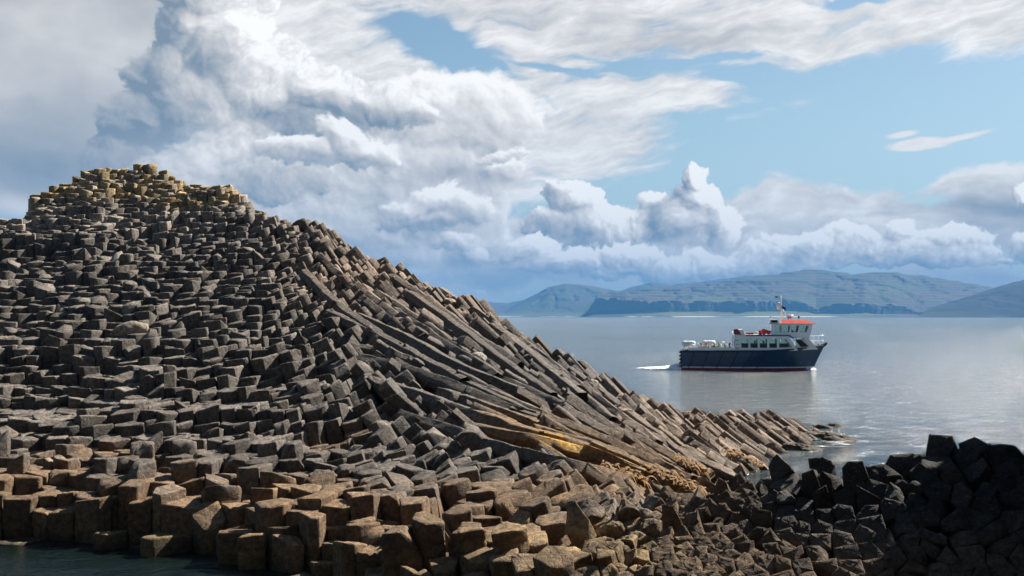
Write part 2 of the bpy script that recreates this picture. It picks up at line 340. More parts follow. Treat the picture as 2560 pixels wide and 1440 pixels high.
# ================================================================ the rock surface (distance -> height along several sight lines)
def prof(front, seen, back):
    pts = list(front) + [(Y, Zat(py, Y)) for py, Y in seen] + list(back)
    pts.sort(); return np.array(pts)
ST = {
 -500: prof([(10,-1.6),(22.6,-1.4),(23.2,.55),(24.2,.8)], [(1170,25.5),(1000,32),(850,38),(700,45),(600,50)], [(54,7.4),(66,4),(80,-2)]),
 -60: prof([(10,-1.6),(22.7,-1.4),(23.2,.62),(24.2,.85)], [(1165,25.5),(1000,32),(850,38),(700,45),(590,50),(560,52)], [(55,8.2),(68,4),(80,-2)]),
 62: prof([(10,-1.6),(22.7,-1.4),(23.1,.6),(24.0,.85)], [(1165,25.5),(1000,32),(850,38),(700,45),(590,50),(556,52)], [(56,8.3),(68,4),(80,-2)]),
 78: prof([(10,-1.6),(22.7,-1.4),(23.1,.6),(24.0,.85)], [(1165,25.5),(1000,32),(850,38),(700,45),(600,50),(560,52),(500,55),(490,57)], [(62,9.6),(70,5),(82,-2)]),
 205: prof([(10,-1.6),(22.3,-1.4),(22.8,.66),(23.7,.9)], [(1150,25.5),(1000,31.5),(850,37.5),(700,44),(600,49),(520,53.5),(466,57)], [(62,10.2),(72,5),(84,-2)]),
 225: prof([(10,-1.6),(22.3,-1.4),(22.7,.66),(23.6,.9)], [(1150,25.5),(1000,31.5),(850,37.5),(700,44),(600,49),(520,53.5),(443,58)], [(63,10.6),(73,5),(85,-2)]),
 370: prof([(10,-1.6),(21.9,-1.4),(22.3,.66),(23.4,.95)], [(1120,25.8),(1000,31),(850,37),(700,44),(600,49),(510,54),(465,56.5),(430,58.5)], [(64,11),(74,5),(86,-2)]),
 420: prof([(10,-1.6),(21.5,-1.4),(22.0,.66),(23.2,.95)], [(1120,25.8),(1000,31),(850,37),(700,44),(600,49),(510,53.5),(480,55),(452,57.5)], [(64,10.7),(74,5),(86,-2)]),
 580: prof([(10,-1.6),(20.5,-1.4),(20.9,.6),(22.2,.85),(23.2,1.0)], [(1130,25.5),(1000,30.8),(850,36.5),(700,43),(600,48),(530,51.5),(472,55)], [(60,9.9),(72,4),(84,-2)]),
 612: prof([(10,-1.6),(20.0,-1.4),(20.5,.6),(21.9,.85),(23.2,1.0)], [(1130,25.5),(1000,30.8),(850,36.5),(700,43),(600,48),(540,51),(506,53.5)], [(58,9.2),(70,4),(82,-2)]),
 800: prof([(10,-1.6),(19.0,-1.4),(19.6,.88),(20.6,.98)], [(1200,23.2),(1110,26.8),(1000,30.5),(850,36.5),(700,42.5),(610,46.8),(558,50)], [(55,7.4),(68,2),(76,-2)]),
 1000: prof([(10,-1.6),(17.8,-1.2),(18.4,.55),(19.2,.85)], [(1290,20.5),(1200,23),(1120,26.2),(1000,30.4),(850,36.2),(750,40.5),(658,46)], [(52,4.6),(62,0),(72,-3)]),
 1200: prof([(10,-1.6),(15.8,-1.2),(16.4,.4)], [(1440,17),(1370,18.2),(1260,21),(1190,23.4),(1130,26),(1000,30.6),(880,36),(762,43)], [(49,2.5),(58,-2),(72,-4)]),
 1400: prof([(10,-1.2),(14.2,-1),(14.8,.3)], [(1440,16.4),(1370,17.8),(1290,19.8),(1235,21.5),(1190,24),(1130,26.8),(1050,30.5),(970,35),(886,41)], [(47,.8),(56,-3),(72,-4)]),
 1550: prof([(10,-1),(13.5,-.6),(14.2,.4)], [(1440,15.8),(1370,17.3),(1290,19.2),(1245,20.8)], [(23.5,.75),(26,.62),(29,.9),(33,1.35),(40.5,2.0),(46,-.2),(54,-3),(72,-4)]),
 1700: prof([(10,-.6),(13.2,-.2),(14,.5)], [(1440,15.8),(1350,17.4),(1275,19),(1235,20.3)], [(22.5,.7),(25,.25),(29,.42),(34,.82),(41,1.06),(46,-.4),(54,-3),(72,-4)]),
 1850: prof([(10,-.4),(13.2,0),(14.2,.5)], [(1440,15.9),(1350,17.2),(1270,18.4),(1212,19.6)], [(20.8,.9),(22,-.2),(24,-.8),(29,-.35),(33,.12),(38,.5),(43,.92),(47,-.5),(54,-3),(72,-4)]),
 1960: prof([(10,-.4),(13.2,0),(14.2,.5)], [(1440,15.9),(1350,17),(1260,18),(1180,19.2)], [(20.4,.8),(21.6,-.6),(24,-1.2),(34,-.35),(37,.0),(40,.2),(44,.55),(47,-.6),(54,-3),(72,-4)]),
 2060: prof([(10,-.4),(13.2,0),(14.2,.5)], [(1440,16),(1350,16.8),(1260,17.8),(1168,19)], [(20.2,.9),(21.4,-.6),(24,-1.4),(36,-1),(41,-.28),(44,.02),(46.5,-.7),(54,-3),(72,-4)]),
 2200: prof([(10,-.4),(13.2,0),(14.4,.55)], [(1440,16.1),(1350,16.7),(1260,17.4),(1150,18.5)], [(19.8,1.1),(21,-.8),(24,-1.6),(38,-2),(44,-1.2),(50,-2),(72,-4)]),
 2420: prof([(10,-.4),(13.2,0),(14.6,.6)], [(1440,16.2),(1350,16.7),(1260,17.2),(1180,17.7),(1100,18.6)], [(20.1,1.7),(21.6,-.4),(24,-2),(72,-4)]),
 2560: prof([(10,-.4),(13.2,0),(14.6,.6)], [(1440,16.2),(1350,16.7),(1260,17.1),(1200,17.6),(1150,18.5)], [(20.3,1.7),(22,-.4),(24,-2),(72,-4)]),
 2680: prof([(10,-.4),(13.2,.2),(14.6,.9)], [(1430,16.2),(1340,16.7),(1260,17.3),(1160,18.5)], [(20.6,1.8),(22.6,-.4),(24,-2),(72,-4)]),
 2780: prof([(10,0),(13.2,1.0),(15,2.4),(17,3.8),(19.5,6.2)], [], [(23,6.2),(25.5,-.4),(27,-2),(72,-4)]),
 2950: prof([(10,1.0),(13.2,3.4),(15,5.4),(17,7.4),(19.5,9.6)], [], [(24,9.6),(26.2,-.4),(28,-2),(72,-4)]),
 3500: prof([(10,2.0),(13.2,4.6),(15,6.6),(17,8.8),(19.5,11)], [], [(24,11),(27,-.4),(29,-2),(72,-4)]),
}
ST_PX = np.array(sorted(ST), float)
YG = np.arange(10, 86.01, 0.25)
ST_Z = np.array([np.interp(YG, ST[int(p)][:, 0], ST[int(p)][:, 1]) for p in ST_PX])
def surf(x, y):
    x = np.asarray(x, float); y = np.asarray(y, float)
    px = 1280 + F * x / np.maximum(y, 1)
    j = np.clip(np.searchsorted(ST_PX, px) - 1, 0, len(ST_PX) - 2)
    t = np.clip((px - ST_PX[j]) / (ST_PX[j + 1] - ST_PX[j]), 0, 1)
    g = np.clip((y - 10) / 0.25, 0, len(YG) - 1.001); gi = g.astype(int); gf = g - gi
    za = ST_Z[j, gi] * (1 - gf) + ST_Z[j, gi + 1] * gf
    zb = ST_Z[j + 1, gi] * (1 - gf) + ST_Z[j + 1, gi + 1] * gf
    return za * (1 - t) + zb * t

# lean of the columns: (px, py, left lean deg, lean towards the viewer deg)
LEAN = np.array([
 (0,560,0,6),(0,800,0,4),(0,1100,0,2),(200,480,0,5),(300,700,2,4),(300,950,2,3),(300,1250,0,0),(600,480,3,3),(600,620,7,4),(600,800,7,4),
 (600,1000,7,4),(600,1250,0,0),(560,1120,3,2),(700,560,16,3),(760,700,24,3),(730,860,16,4),(730,1000,13,4),(760,1100,8,2),
 (800,560,32,2),(860,650,38,0),(950,640,40,0),(1080,710,40,0),(950,760,46,0),(860,850,34,3),(860,980,24,5),(860,1080,14,3),
 (980,880,62,0),(1080,860,64,0),(1200,760,40,0),(1200,850,52,0),(1100,960,72,0),(1000,980,42,3),(950,1060,30,5),(1040,1060,56,3),(1080,1130,34,3),
 (1300,860,42,0),(1300,960,62,0),(1250,1060,74,0),(1400,900,44,0),(1400,1000,52,0),(1450,1120,70,0),(1500,960,46,0),(1600,1020,48,0),(1600,1120,58,0),
 (1620,1200,64,0),(1750,1060,52,0),(1750,1180,60,0),(1900,1060,58,0),(1900,1120,60,0),(2050,1090,62,0),
 (800,1200,0,0),(800,1350,0,0),(1000,1180,4,4),(1000,1350,0,0),(1200,1200,10,6),(1200,1300,6,4),(1350,1250,16,6),(1350,1380,8,12),
 (1500,1270,28,14),(1550,1400,14,24),(1700,1290,24,34),(1700,1420,12,38),(1850,1230,24,40),(1900,1320,18,48),(1900,1430,12,44),
 (2100,1200,22,48),(2100,1330,14,52),(2300,1150,34,34),(2300,1250,18,50),(2300,1400,12,52),(2450,1120,46,28),(2450,1200,44,32),(2500,1290,20,50),(2500,1400,12,52)], float)
def lean(px, py):
    d = (px[:, None] - LEAN[None, :, 0]) ** 2 + ((py[:, None] - LEAN[None, :, 1]) * 1.25) ** 2
    w = 1.0 / (d + 900.0) ** 2.2
    w /= w.sum(1, keepdims=True)
    return w @ LEAN[:, 2], w @ LEAN[:, 3]
def axis_of(x, y, z):
    px = 1280 + F * x / y; py = HOR - (z - CAMZ) / y * F
    py = np.where((y < 22.5) & (px > 1500) , np.maximum(py, 1160), py)
    th, ph = lean(px, py); ph = np.where(y > 27, ph * .5 + np.radians(np.interp(px, [650, 1050], [1, 0]) * np.interp(z, [1.5, 4, 11], [1.5, 7, 13])), ph); th = np.radians(th); ph = np.radians(ph)
    return np.stack([-np.sin(th) * np.cos(ph), -np.sin(ph), np.cos(th) * np.cos(ph)], 1), px, py

W0 = 0.465                                                  # typical column width
def make_columns():
    # candidate points over everything the view can hold
    N = 180000
    y = 13.6 + (74 - 13.6) * rng.random(N) ** 1.25
    px = rng.uniform(-330, 3480, N)
    x = Xat(px, y); z = surf(x, y)
    ok = (z > -0.75)
    e = 0.25
    gy = (surf(x, y + e) - surf(x, y - e)) / (2 * e)
    # hide nothing that a side step could show, but skip the far back slopes
    ridge = np.interp(px, [-300, 65, 360, 600, 800, 1000, 1200, 1400, 1600, 1800, 2070, 2860], [54, 58, 62, 59, 55, 50, 47, 45.5, 45, 46, 47, 24])
    ok &= y < ridge
    ok &= ~((px > 1750) & (px < 2690) & (y > 21.8) & (y < 27))
    x, y, z, px = x[ok], y[ok], z[ok], px[ok]
    a, px, py = axis_of(x, y, z)
    w = W0 * (1 + 0.16 * fbm(x * 0.35, y * 0.35, seed=5, octv=2))
    w = w * np.where(y > 27, np.interp(px, [550, 800, 1150, 1450], [1.08, .98, .92, .80]), np.interp(y, [22.5, 25], [1.18, 1.04]))
    w = w * np.where(px > 700, np.interp(y, [38, 42], [1, .84]), np.interp(y, [46, 54], [1, .85]))
    w = w * np.where((px > 1650) & (y > 30), 0.72, 1.0)
    w = w * np.where((px > 1500) & (y < 23), np.interp(py, [1150, 1260], [.72, .54]), 1.0)
    order = rng.permutation(len(x))
    cell = 1.0; grid = {}; keep = []
    P = np.stack([x, y, z], 1)
    Pl = P.tolist(); Al = a.tolist(); wl = w.tolist()
    KAl = np.interp(a[:, 2], [.3, .5, .7, .85, .95], [.03, .05, .09, .18, .3]).tolist()
    for i in order:
        p = Pl[i]; ai = Al[i]; wi = wl[i]; lim = (wi * 0.80) ** 2
        # reach is long only where the column lies along the surface
        gx, gy_ = int(p[0] // cell), int(p[1] // cell)
        rx = 1 if ai[2] > 0.93 else (2 if ai[2] > 0.8 else 6)
        good = True
        for dx in range(-rx, rx + 1):
            for dy in (-1, 0, 1):
                lst = grid.get((gx + dx, gy_ + dy))
                if not lst: continue
                for j in lst:
                    q = Pl[j]
                    vx, vy, vz = q[0] - p[0], q[1] - p[1], q[2] - p[2]
                    al = vx * ai[0] + vy * ai[1] + vz * ai[2]
                    d2 = vx * vx + vy * vy + vz * vz - al * al + (KAl[i] * al) ** 2
                    if d2 < lim: good = False; break
                if not good: break
            if not good: break
        if good:
            grid.setdefault((gx, gy_), []).append(i); keep.append(i)
    keep = np.array(keep)
    P, a, w, px, py = P[keep], a[keep], w[keep], px[keep], py[keep]
    n = len(keep)
    print('columns', n)
    # frame across the axis
    ref = np.tile(np.array([[0.0, 1.0, 0.0]]), (n, 1))
    U = np.cross(ref, a); bad = np.linalg.norm(U, axis=1) < 0.3
    U[bad] = np.cross(np.array([1.0, 0, 0]), a[bad]); U /= np.linalg.norm(U, axis=1, keepdims=True)
    V = np.cross(a, U)
    g2 = {}
    for i in range(n): g2.setdefault((int(P[i, 0] // 1.5), int(P[i, 1] // 1.5)), []).append(i)
    cells = []
    for i in range(n):
        gx, gy_ = int(P[i, 0] // 1.5), int(P[i, 1] // 1.5)
        rx = 1 if a[i, 2] > 0.9 else 2
        nb = [j for dx in range(-rx, rx + 1) for dy in (-1, 0, 1) for j in g2.get((gx + dx, gy_ + dy), ()) if j != i]
        rad = w[i] * (0.84 if a[i, 2] < .88 and P[i, 1] > 24 else 1.0)
        k0 = 14; ph = random.random() * 6.28
        poly = [(rad * math.cos(ph + 2 * math.pi * k / k0), rad * math.sin(ph + 2 * math.pi * k / k0)) for k in range(k0)]
        if nb:
            D = P[nb] - P[i]; al = D @ a[i]
            uu = D @ U[i]; vv = D @ V[i]; dd = np.hypot(uu, vv)
            sel = [(dd[k], uu[k], vv[k]) for k in range(len(nb)) if 0.5 * w[i] < dd[k] < 2.2 * w[i] and abs(al[k]) < 2.2]
            sel.sort()
            for d, u_, v_ in sel[:14]:
                nx, ny = u_ / d, v_ / d; c = d * 0.5 - (0.004 if px[i] > 1640 and P[i, 1] < 24 else 0.009)
                out = []; m = len(poly)
                for k in range(m):
                    p1 = poly[k]; p2 = poly[(k + 1) % m]
                    s1 = p1[0] * nx + p1[1] * ny - c; s2 = p2[0] * nx + p2[1] * ny - c
                    if s1 <= 0: out.append(p1)
                    if (s1 < 0 < s2) or (s2 < 0 < s1):
                        t = s1 / (s1 - s2); out.append((p1[0] + t * (p2[0] - p1[0]), p1[1] + t * (p2[1] - p1[1])))
                if len(out) >= 3: poly = out
        # merge very short sides
        q = []
        for k in range(len(poly)):
            p1 = poly[k]; p2 = poly[(k + 1) % len(poly)]
            if math.hypot(p1[0] - p2[0], p1[1] - p2[1]) > 0.085: q.append(p1)
        if len(q) < 4: q = poly
        cells.append(q)
    return P, a, U, V, w, px, py, cells

def build_column(P, a, U, V, w, px, py, poly, length, jit, near, bend):
    """one weathered prism: returns verts (k,3), quads/tris list"""
    m = len(poly); pl = np.array(poly)
    ring = []
    ch = .035 if (px > 1640 and P[1] < 24) else (random.uniform(0.05, 0.16) if P[1] < 27 else random.uniform(.03, .10)) if near else 0.06
    for k in range(m):
        p0 = pl[k - 1]; p1 = pl[k]; p2 = pl[(k + 1) % m]
        ring.append(p1 + (p0 - p1) * ch)
        if near:
            ring.append(p1 * (1 - ch * .28))
        ring.append(p1 + (p2 - p1) * ch)
        if near: ring.append((p1 + p2) * 0.5)
    ring = np.array(ring); K = len(ring)
    tx, ty = random.gauss(0, 0.09), random.gauss(0, 0.09)
    if random.random() < 0.15: tx, ty = random.gauss(0, 0.3), random.gauss(0, 0.3)
    dome = random.uniform(-0.06, 0.03)
    peak = 0.0
    if px > 1640 and P[1] < 24:
        peak = 0.0; dome = .01; tx *= 2.8; ty *= 2.8
        if P[1] <= 17.6: tx *= .12; ty *= .12
    if near:
        lv = [(0.62, peak * .62), (0.93, peak * .93), (0.985, peak + 0.012), (1.0, peak + 0.04)]
        t = peak + .04; step = 0.22
        while t < length:
            t += step * random.uniform(0.6, 1.4)
            if random.random() < 0.35:
                lv += [(0.99, t - 0.02), (0.955, t), (0.985, t + 0.02)]
            else: lv.append((random.uniform(0.965, 1.0), t))
            if t > 1.8: step = 0.5
    else:
        lv = [(0.94, 0.0), (1.0, 0.03), (random.uniform(0.95, 1.0), length * 0.3), (0.98, length * 0.65), (1.0, length)]
    L = len(lv)
    sc = np.array([l[0] for l in lv]); tt = np.array([l[1] for l in lv])
    amp = 0.022 if near else 0.018
    s2 = sc[:, None] * (1 + amp * 2 * (rng.random((L, K)) - 0.5))
    uv = ring[None, :, :] * s2[:, :, None]
    depth = -tt[:, None] + np.where(tt[:, None] < 0.3, 1.0, 0.0) * (uv[..., 0] * tx + uv[..., 1] * ty) * np.exp(-tt[:, None] * 4) \
            + amp * 0.8 * (rng.random((L, K)) - 0.5) * (tt[:, None] < 0.1)
    if random.random() < (.12 if (P[1] < 24.5 and px < 900) else .4 if P[1] < 27 or a[2] < .9 else .12):
        ca = random.uniform(0, 6.28); cd = np.maximum(0, (uv[..., 0] * math.cos(ca) + uv[..., 1] * math.sin(ca)) / w - .22) * random.uniform(.4, 1.3)
        depth = depth - cd * np.exp(-tt[:, None] * 3) * (tt[:, None] < .5)
    top = P + a * jit
    bn = np.array([a[2], 0, -a[0]])                         # perpendicular, in the plane of the lean (points down the slope)
    q = bend * depth ** 2
    v = top + uv[..., 0:1] * U + uv[..., 1:2] * V + depth[..., None] * a - q[..., None] * np.array([-a[2], 0, a[0]]) * -1.0
    c = top + a * dome
    if near:
        fr = 2.6; d_ = .012 if (px > 1640 and P[1] < 24) else .026
        v = v + np.stack([vnoise(v[..., 0] * fr, v[..., 1] * fr, v[..., 2] * fr, 61), vnoise(v[..., 0] * fr, v[..., 1] * fr, v[..., 2] * fr, 62), vnoise(v[..., 0] * fr, v[..., 1] * fr, v[..., 2] * fr, 63)], -1) * d_
    verts = np.concatenate([[c], v.reshape(-1, 3)])
    return verts, L, K

def grid_faces(L, K, off):
    i = np.arange(K); j = (i + 1) % K
    tris = np.stack([np.full(K, off), off + 1 + i, off + 1 + j], 1)
    q = []
    for r in range(L - 1):
        b = off + 1 + r * K
        q.append(np.stack([b + i, b + K + i, b + K + j, b + j], 1))
    return tris, np.concatenate(q)

class Soup:
    def __init__(s): s.v = []; s.t = []; s.q = []; s.c = []; s.n = 0
    def add(s, verts, L, K, col):
        t, q = grid_faces(L, K, s.n); s.v.append(verts); s.t.append(t); s.q.append(q); s.c.append(col); s.n += len(verts)
    def mesh(s, name, origin=(0, 0, 0)):
        v = np.concatenate(s.v) - np.array(origin); t = np.concatenate(s.t); q = np.concatenate(s.q); c = np.concatenate(s.c)
        me = bpy.data.meshes.new(name)
        me.vertices.add(len(v)); me.vertices.foreach_set('co', v.astype(np.float32).ravel())
        nl = len(t) * 3 + len(q) * 4
        me.loops.add(nl); me.loops.foreach_set('vertex_index', np.concatenate([t.ravel(), q.ravel()]).astype(np.int32))
        st = np.concatenate([np.arange(len(t)) * 3, len(t) * 3 + np.arange(len(q)) * 4]).astype(np.int32)
        me.polygons.add(len(st)); me.polygons.foreach_set('loop_start', st)
        try: me.polygons.foreach_set('loop_total', np.concatenate([np.full(len(t), 3), np.full(len(q), 4)]).astype(np.int32))
        except Exception: pass
        me.update(calc_edges=True); me.validate()
        at = me.color_attributes.new('albedo', 'FLOAT_COLOR', 'POINT')
        at.data.foreach_set('color', np.concatenate([c, np.ones((len(c), 1))], 1).astype(np.float32).ravel())
        return me

# ---------------------------------------------------------------- rock colours (own colour of the stone, lichen and weed)
GREY = np.array([.100, .088, .078]); TAN = np.array([.215, .155, .112]); LICH = np.array([.27, .20, .095]); PALE = np.array([.24, .205, .18])
BROWN = np.array([.155, .100, .056]); OLIVE = np.array([.115, .095, .045]); GOLD = np.array([.54, .31, .05]); BLACK = np.array([.022, .020, .019])
def colour(v, px, py, tone, outc):
    x, y, z = v[:, 0], v[:, 1], v[:, 2]
    n1 = fbm(x * .5, y * .5, z * .5, seed=31, octv=3); n2 = fbm(x * 2.1, y * 2.1, z * 2.1, seed=37, octv=2)
    c = GREY * tone * np.ones((len(v), 1))
    def lay(c, col, w): return c * (1 - w[:, None]) + col * tone * w[:, None]
    pxv = 1280 + F * x / y; pyv = HOR - (z - CAMZ) / y * F
    if y.mean() > 27:
        wt = sstep(pxv, 600, 900) * sstep(pyv, 900, 640) * 0.75 + sstep(pxv, 1300, 1800) * 0.75 * sstep(pyv, 900, 1000)
        c = lay(c, TAN, np.clip(wt * (0.9 + 0.5 * n1), 0, 1))
        c = lay(c, PALE, np.clip(sstep(z, 7.0, 9.3) * (0.55 + .5 * n1), 0, 1) * sstep(pxv, 900, 600))
        c = lay(c, LICH, np.clip(sstep(z + .8 * n1, 9.5, 10.6) * sstep(n2 + .4 * n1, -.5, .4), 0, 1) * sstep(pxv, 640, 560) * sstep(pxv, 60, 80))
        g = np.exp(-(((pxv - 1500) * .55 + (pyv - 1150) * -.83) / 120) ** 2) if False else None
        # gold lichen along the foot of the lying columns
        along = (pxv - 1250) * .945 + (pyv - 1080) * .326; across = -(pxv - 1250) * .326 + (pyv - 1080) * .945
        gw = sstep(along, -120, 40) * sstep(along, 600, 430) * sstep(across + 25 * n1, -100, -40) * sstep(across, 130, 80)
        c = lay(c, BROWN * 1.1, np.clip(gw * 1.1, 0, 1))
        gold = gw * sstep(along, 60, 200) * sstep(across, -60, -20) * sstep(n2 + n1 * .6, -.9, .0)
        c = lay(c, GOLD, np.clip(gold * 1.3, 0, 1))
        c = lay(c, PALE * 1.25, np.clip(sstep(z, .75, .3) * sstep(pxv, 1600, 1700) * sstep(n2, -.2, .4), 0, 1) * .8)
    low = sstep(z + .4 * n1 + .15 * n2, 1.5, 1.0)
    if not outc:
        c = lay(c, BROWN, np.clip(low * (0.9 + .2 * n2), 0, 1) * (1 - .85 * sstep(y, 29, 33)))
        c = lay(c, OLIVE, np.clip(sstep(z + .3 * n2, .55, .1), 0, 1) * .8 * sstep(y, 27, 24))
        c = lay(c, LICH * .8, np.clip(sstep(pxv, 1000, 1250) * sstep(y, 20.5, 18.5) * (.5 + .6 * n2), 0, 1) * .6)
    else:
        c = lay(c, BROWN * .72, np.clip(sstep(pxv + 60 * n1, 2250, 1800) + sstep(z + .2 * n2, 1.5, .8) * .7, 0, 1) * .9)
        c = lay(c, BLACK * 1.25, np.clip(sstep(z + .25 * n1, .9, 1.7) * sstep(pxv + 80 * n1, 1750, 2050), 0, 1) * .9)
    c = lay(c, BLACK, np.clip(sstep(z + .1 * n2, .12, .02), 0, 1) * .7)
    return np.clip(c * (1 + .14 * n2[:, None]), .008, .9)

def rock_material():
    m, nt, b = new_mat('weathered_basalt')
    p = geo_pos(nt)
    at = nt.n.new('ShaderNodeAttribute'); at.attribute_name = 'albedo'
    n = nt.noise(p, 9.0, 8, 0.7); n2 = nt.noise(p, 2.2, 5, 0.6)
    mott = nt.mix(nt.ss(n, .34, .66), (.50, .49, .48), (1.35, 1.33, 1.28))
    c = nt.mix(1.0, at.outputs['Color'], mott, 'MULTIPLY')
    sp = nt.ss(nt.noise(p, 26, 4, .75), .57, .66) * nt.ss(n2, .40, .60)
    c = nt.mix(sp * .5, c, (.25, .225, .19))                     # pale lichen and barnacle specks
    dk = nt.ss(nt.noise(p, 38, 3, .6), .42, .33)
    c = nt.mix(dk * .5, c, (.018, .016, .015))                    # pits
    nt.l.new(c, b.inputs['Base Color'])
    b.inputs['Roughness'].default_value = 0.82
    b.inputs['Specular IOR Level'].default_value = 0.22
    cr = nt.voro(nt.vec(E(nt, p) if False else 0, 0, 0) if False else p, 3.4, 'DISTANCE_TO_EDGE')
    h = nt.noise(p, 7, 9, .68) * 1.0 + nt.noise(p, 30, 4, .7) * .35 + nt.ss(cr, 0.0, .03) * .10
    nt.l.new(nt.bump(h, 0.9, .085), b.inputs['Normal'])
    return m
ROCK = rock_material()

P, A, U, V, W, PX, PY, CELLS = make_columns()
ncol = len(P)
# which formation each column belongs to
Yc = P[:, 1]
OUT = (PX > 1640) & (Yc < np.where(PX > 2690, 30, 24))
SHELF = ~OUT & (Yc < 26.2 + .8 * vnoise(P[:, 0] * .4, 0)) & ((PX < 1720))
MOUND = ~OUT & ~SHELF
size = W * F / Yc                                            # how large each one shows
ridge_hide = np.interp(PX, [-300, 65, 360, 600, 800, 1000, 1200, 1400, 1600, 1800, 2070, 2860], [53, 57, 59.5, 55.5, 51, 46.5, 44, 42, 41.5, 43, 45, 20])
vis = (Yc < ridge_hide) & (PX > 20) & (PX < 2540) & (PY < 1410) & (P[:, 2] > .1)
named = {}
roots = {}
roots['mound'] = tag(empty('basalt_mound', (Xat(700, 40), 40, 0)), 'tall mound of grey basalt columns sloping down to a low point in the sea', 'rock mound')
roots['shelf'] = tag(empty('basalt_shelf', (Xat(800, 22), 22, 0)), 'low brown shelf of stubby upright basalt columns at the water in the foreground', 'rock shelf')
roots['out'] = tag(empty('basalt_outcrop', (Xat(2200, 17), 17, 0)), 'dark shaded outcrop of black basalt column ends on the near right', 'rock outcrop')
for key, mask in (('mound', MOUND), ('shelf', SHELF), ('out', OUT)):
    idx = np.where(mask & vis)[0]
    score = size[idx] * (1 + 0.25 * rng.random(len(idx)))
    pick = idx[np.argsort(-score)[:(78 if key == 'mound' else 98)]]
    named.update({int(i): key for i in pick})
soups = {'mound': Soup(), 'shelf': Soup(), 'out': Soup()}
cw = fbm(P[:, 0] * .28, P[:, 1] * .55, seed=51, octv=2); cw2 = fbm(P[:, 0] * .5, P[:, 1] * .5, seed=57, octv=2)      # terraces
for i in range(ncol):
    key = 'out' if OUT[i] else ('shelf' if SHELF[i] else 'mound')
    y = Yc[i]; ln = A[i, 2]
    near = y < 36
    leanf = 1 - ln
    if key == 'mound':
        if ln > .90:
            q_ = .27; z_ = P[i, 2] + .30 * cw[i]; jit = round(z_ / q_) * q_ - P[i, 2] + random.gauss(0, .03) + (random.choice([-.27, -.14, .14]) if random.random() < .13 else 0)
            jit *= min(1, (ln - .90) / .05 + .35)
        else: jit = random.gauss(0, .20) + (.4 if random.random() < .06 else 0)
        if P[i, 2] > 9.3 and PX[i] < 640: jit = round((P[i, 2] + .5 * cw[i]) / .30) * .30 - P[i, 2] + random.gauss(0, .05)
        if PX[i] > 700 and y > 37: jit *= .6
        if PX[i] > 1650: jit *= .6
    elif key == 'shelf':
        jit = round((P[i, 2] + random.gauss(0, .13) + .25 * cw[i]) / .28) * .28 - P[i, 2] + random.gauss(0, .02)
        if PX[i] > 760 and 20.8 < y < 27: jit = random.gauss(0, .05) + .12 * cw[i]
        if y < 22 and PX[i] < 1150: jit += random.choice([-.35, -.15, 0, .1, .2])
        if PX[i] > 1150 : jit += random.gauss(0, .06)
    else:
        jit = random.gauss(0, .012) + (.16 if (random.random() < .25 and y > 17.9) else 0)
    length = 2.2
    if ln < .9: length = 3.2
    if ln < .7: length = 6.0
    if ln < .45: length = 7.5
    if key == 'mound' and P[i, 2] > 9 : length = 3.0
    if y < 28 and ln > .9: length = max(1.6, P[i, 2] + jit + 1.2)
    bend = .035 * sstep(leanf, .15, .4) if key == 'mound' else 0.0
    p = P[i].copy()
    if key == 'mound' and ln < .85:
        nrm = random.gauss(0, .08); p = p + np.array([.35, 0, .93]) * nrm
    verts, L, K = build_column(p, A[i], U[i], V[i], W[i], PX[i], PY[i], CELLS[i], length, jit, near, bend)
    tone = float(np.clip(random.gauss(1.0, .17), .6, 1.5))
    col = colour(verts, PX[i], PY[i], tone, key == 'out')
    if key != 'out':                                            # tops painted lighter: pale lichen, plus contrast standing in for sunlight
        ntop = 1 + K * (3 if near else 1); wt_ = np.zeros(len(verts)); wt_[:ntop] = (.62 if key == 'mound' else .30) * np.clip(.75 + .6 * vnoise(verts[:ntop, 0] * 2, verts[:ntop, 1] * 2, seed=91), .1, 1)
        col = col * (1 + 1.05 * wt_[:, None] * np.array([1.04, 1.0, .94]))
    if i in named:
        s = Soup(); s.add(verts, L, K, col)
        r = roots[key]; o = link_mesh('basalt_column', s.mesh('basalt_column', r.location), ROCK, r)
    else: soups[key].add(verts, L, K, col)
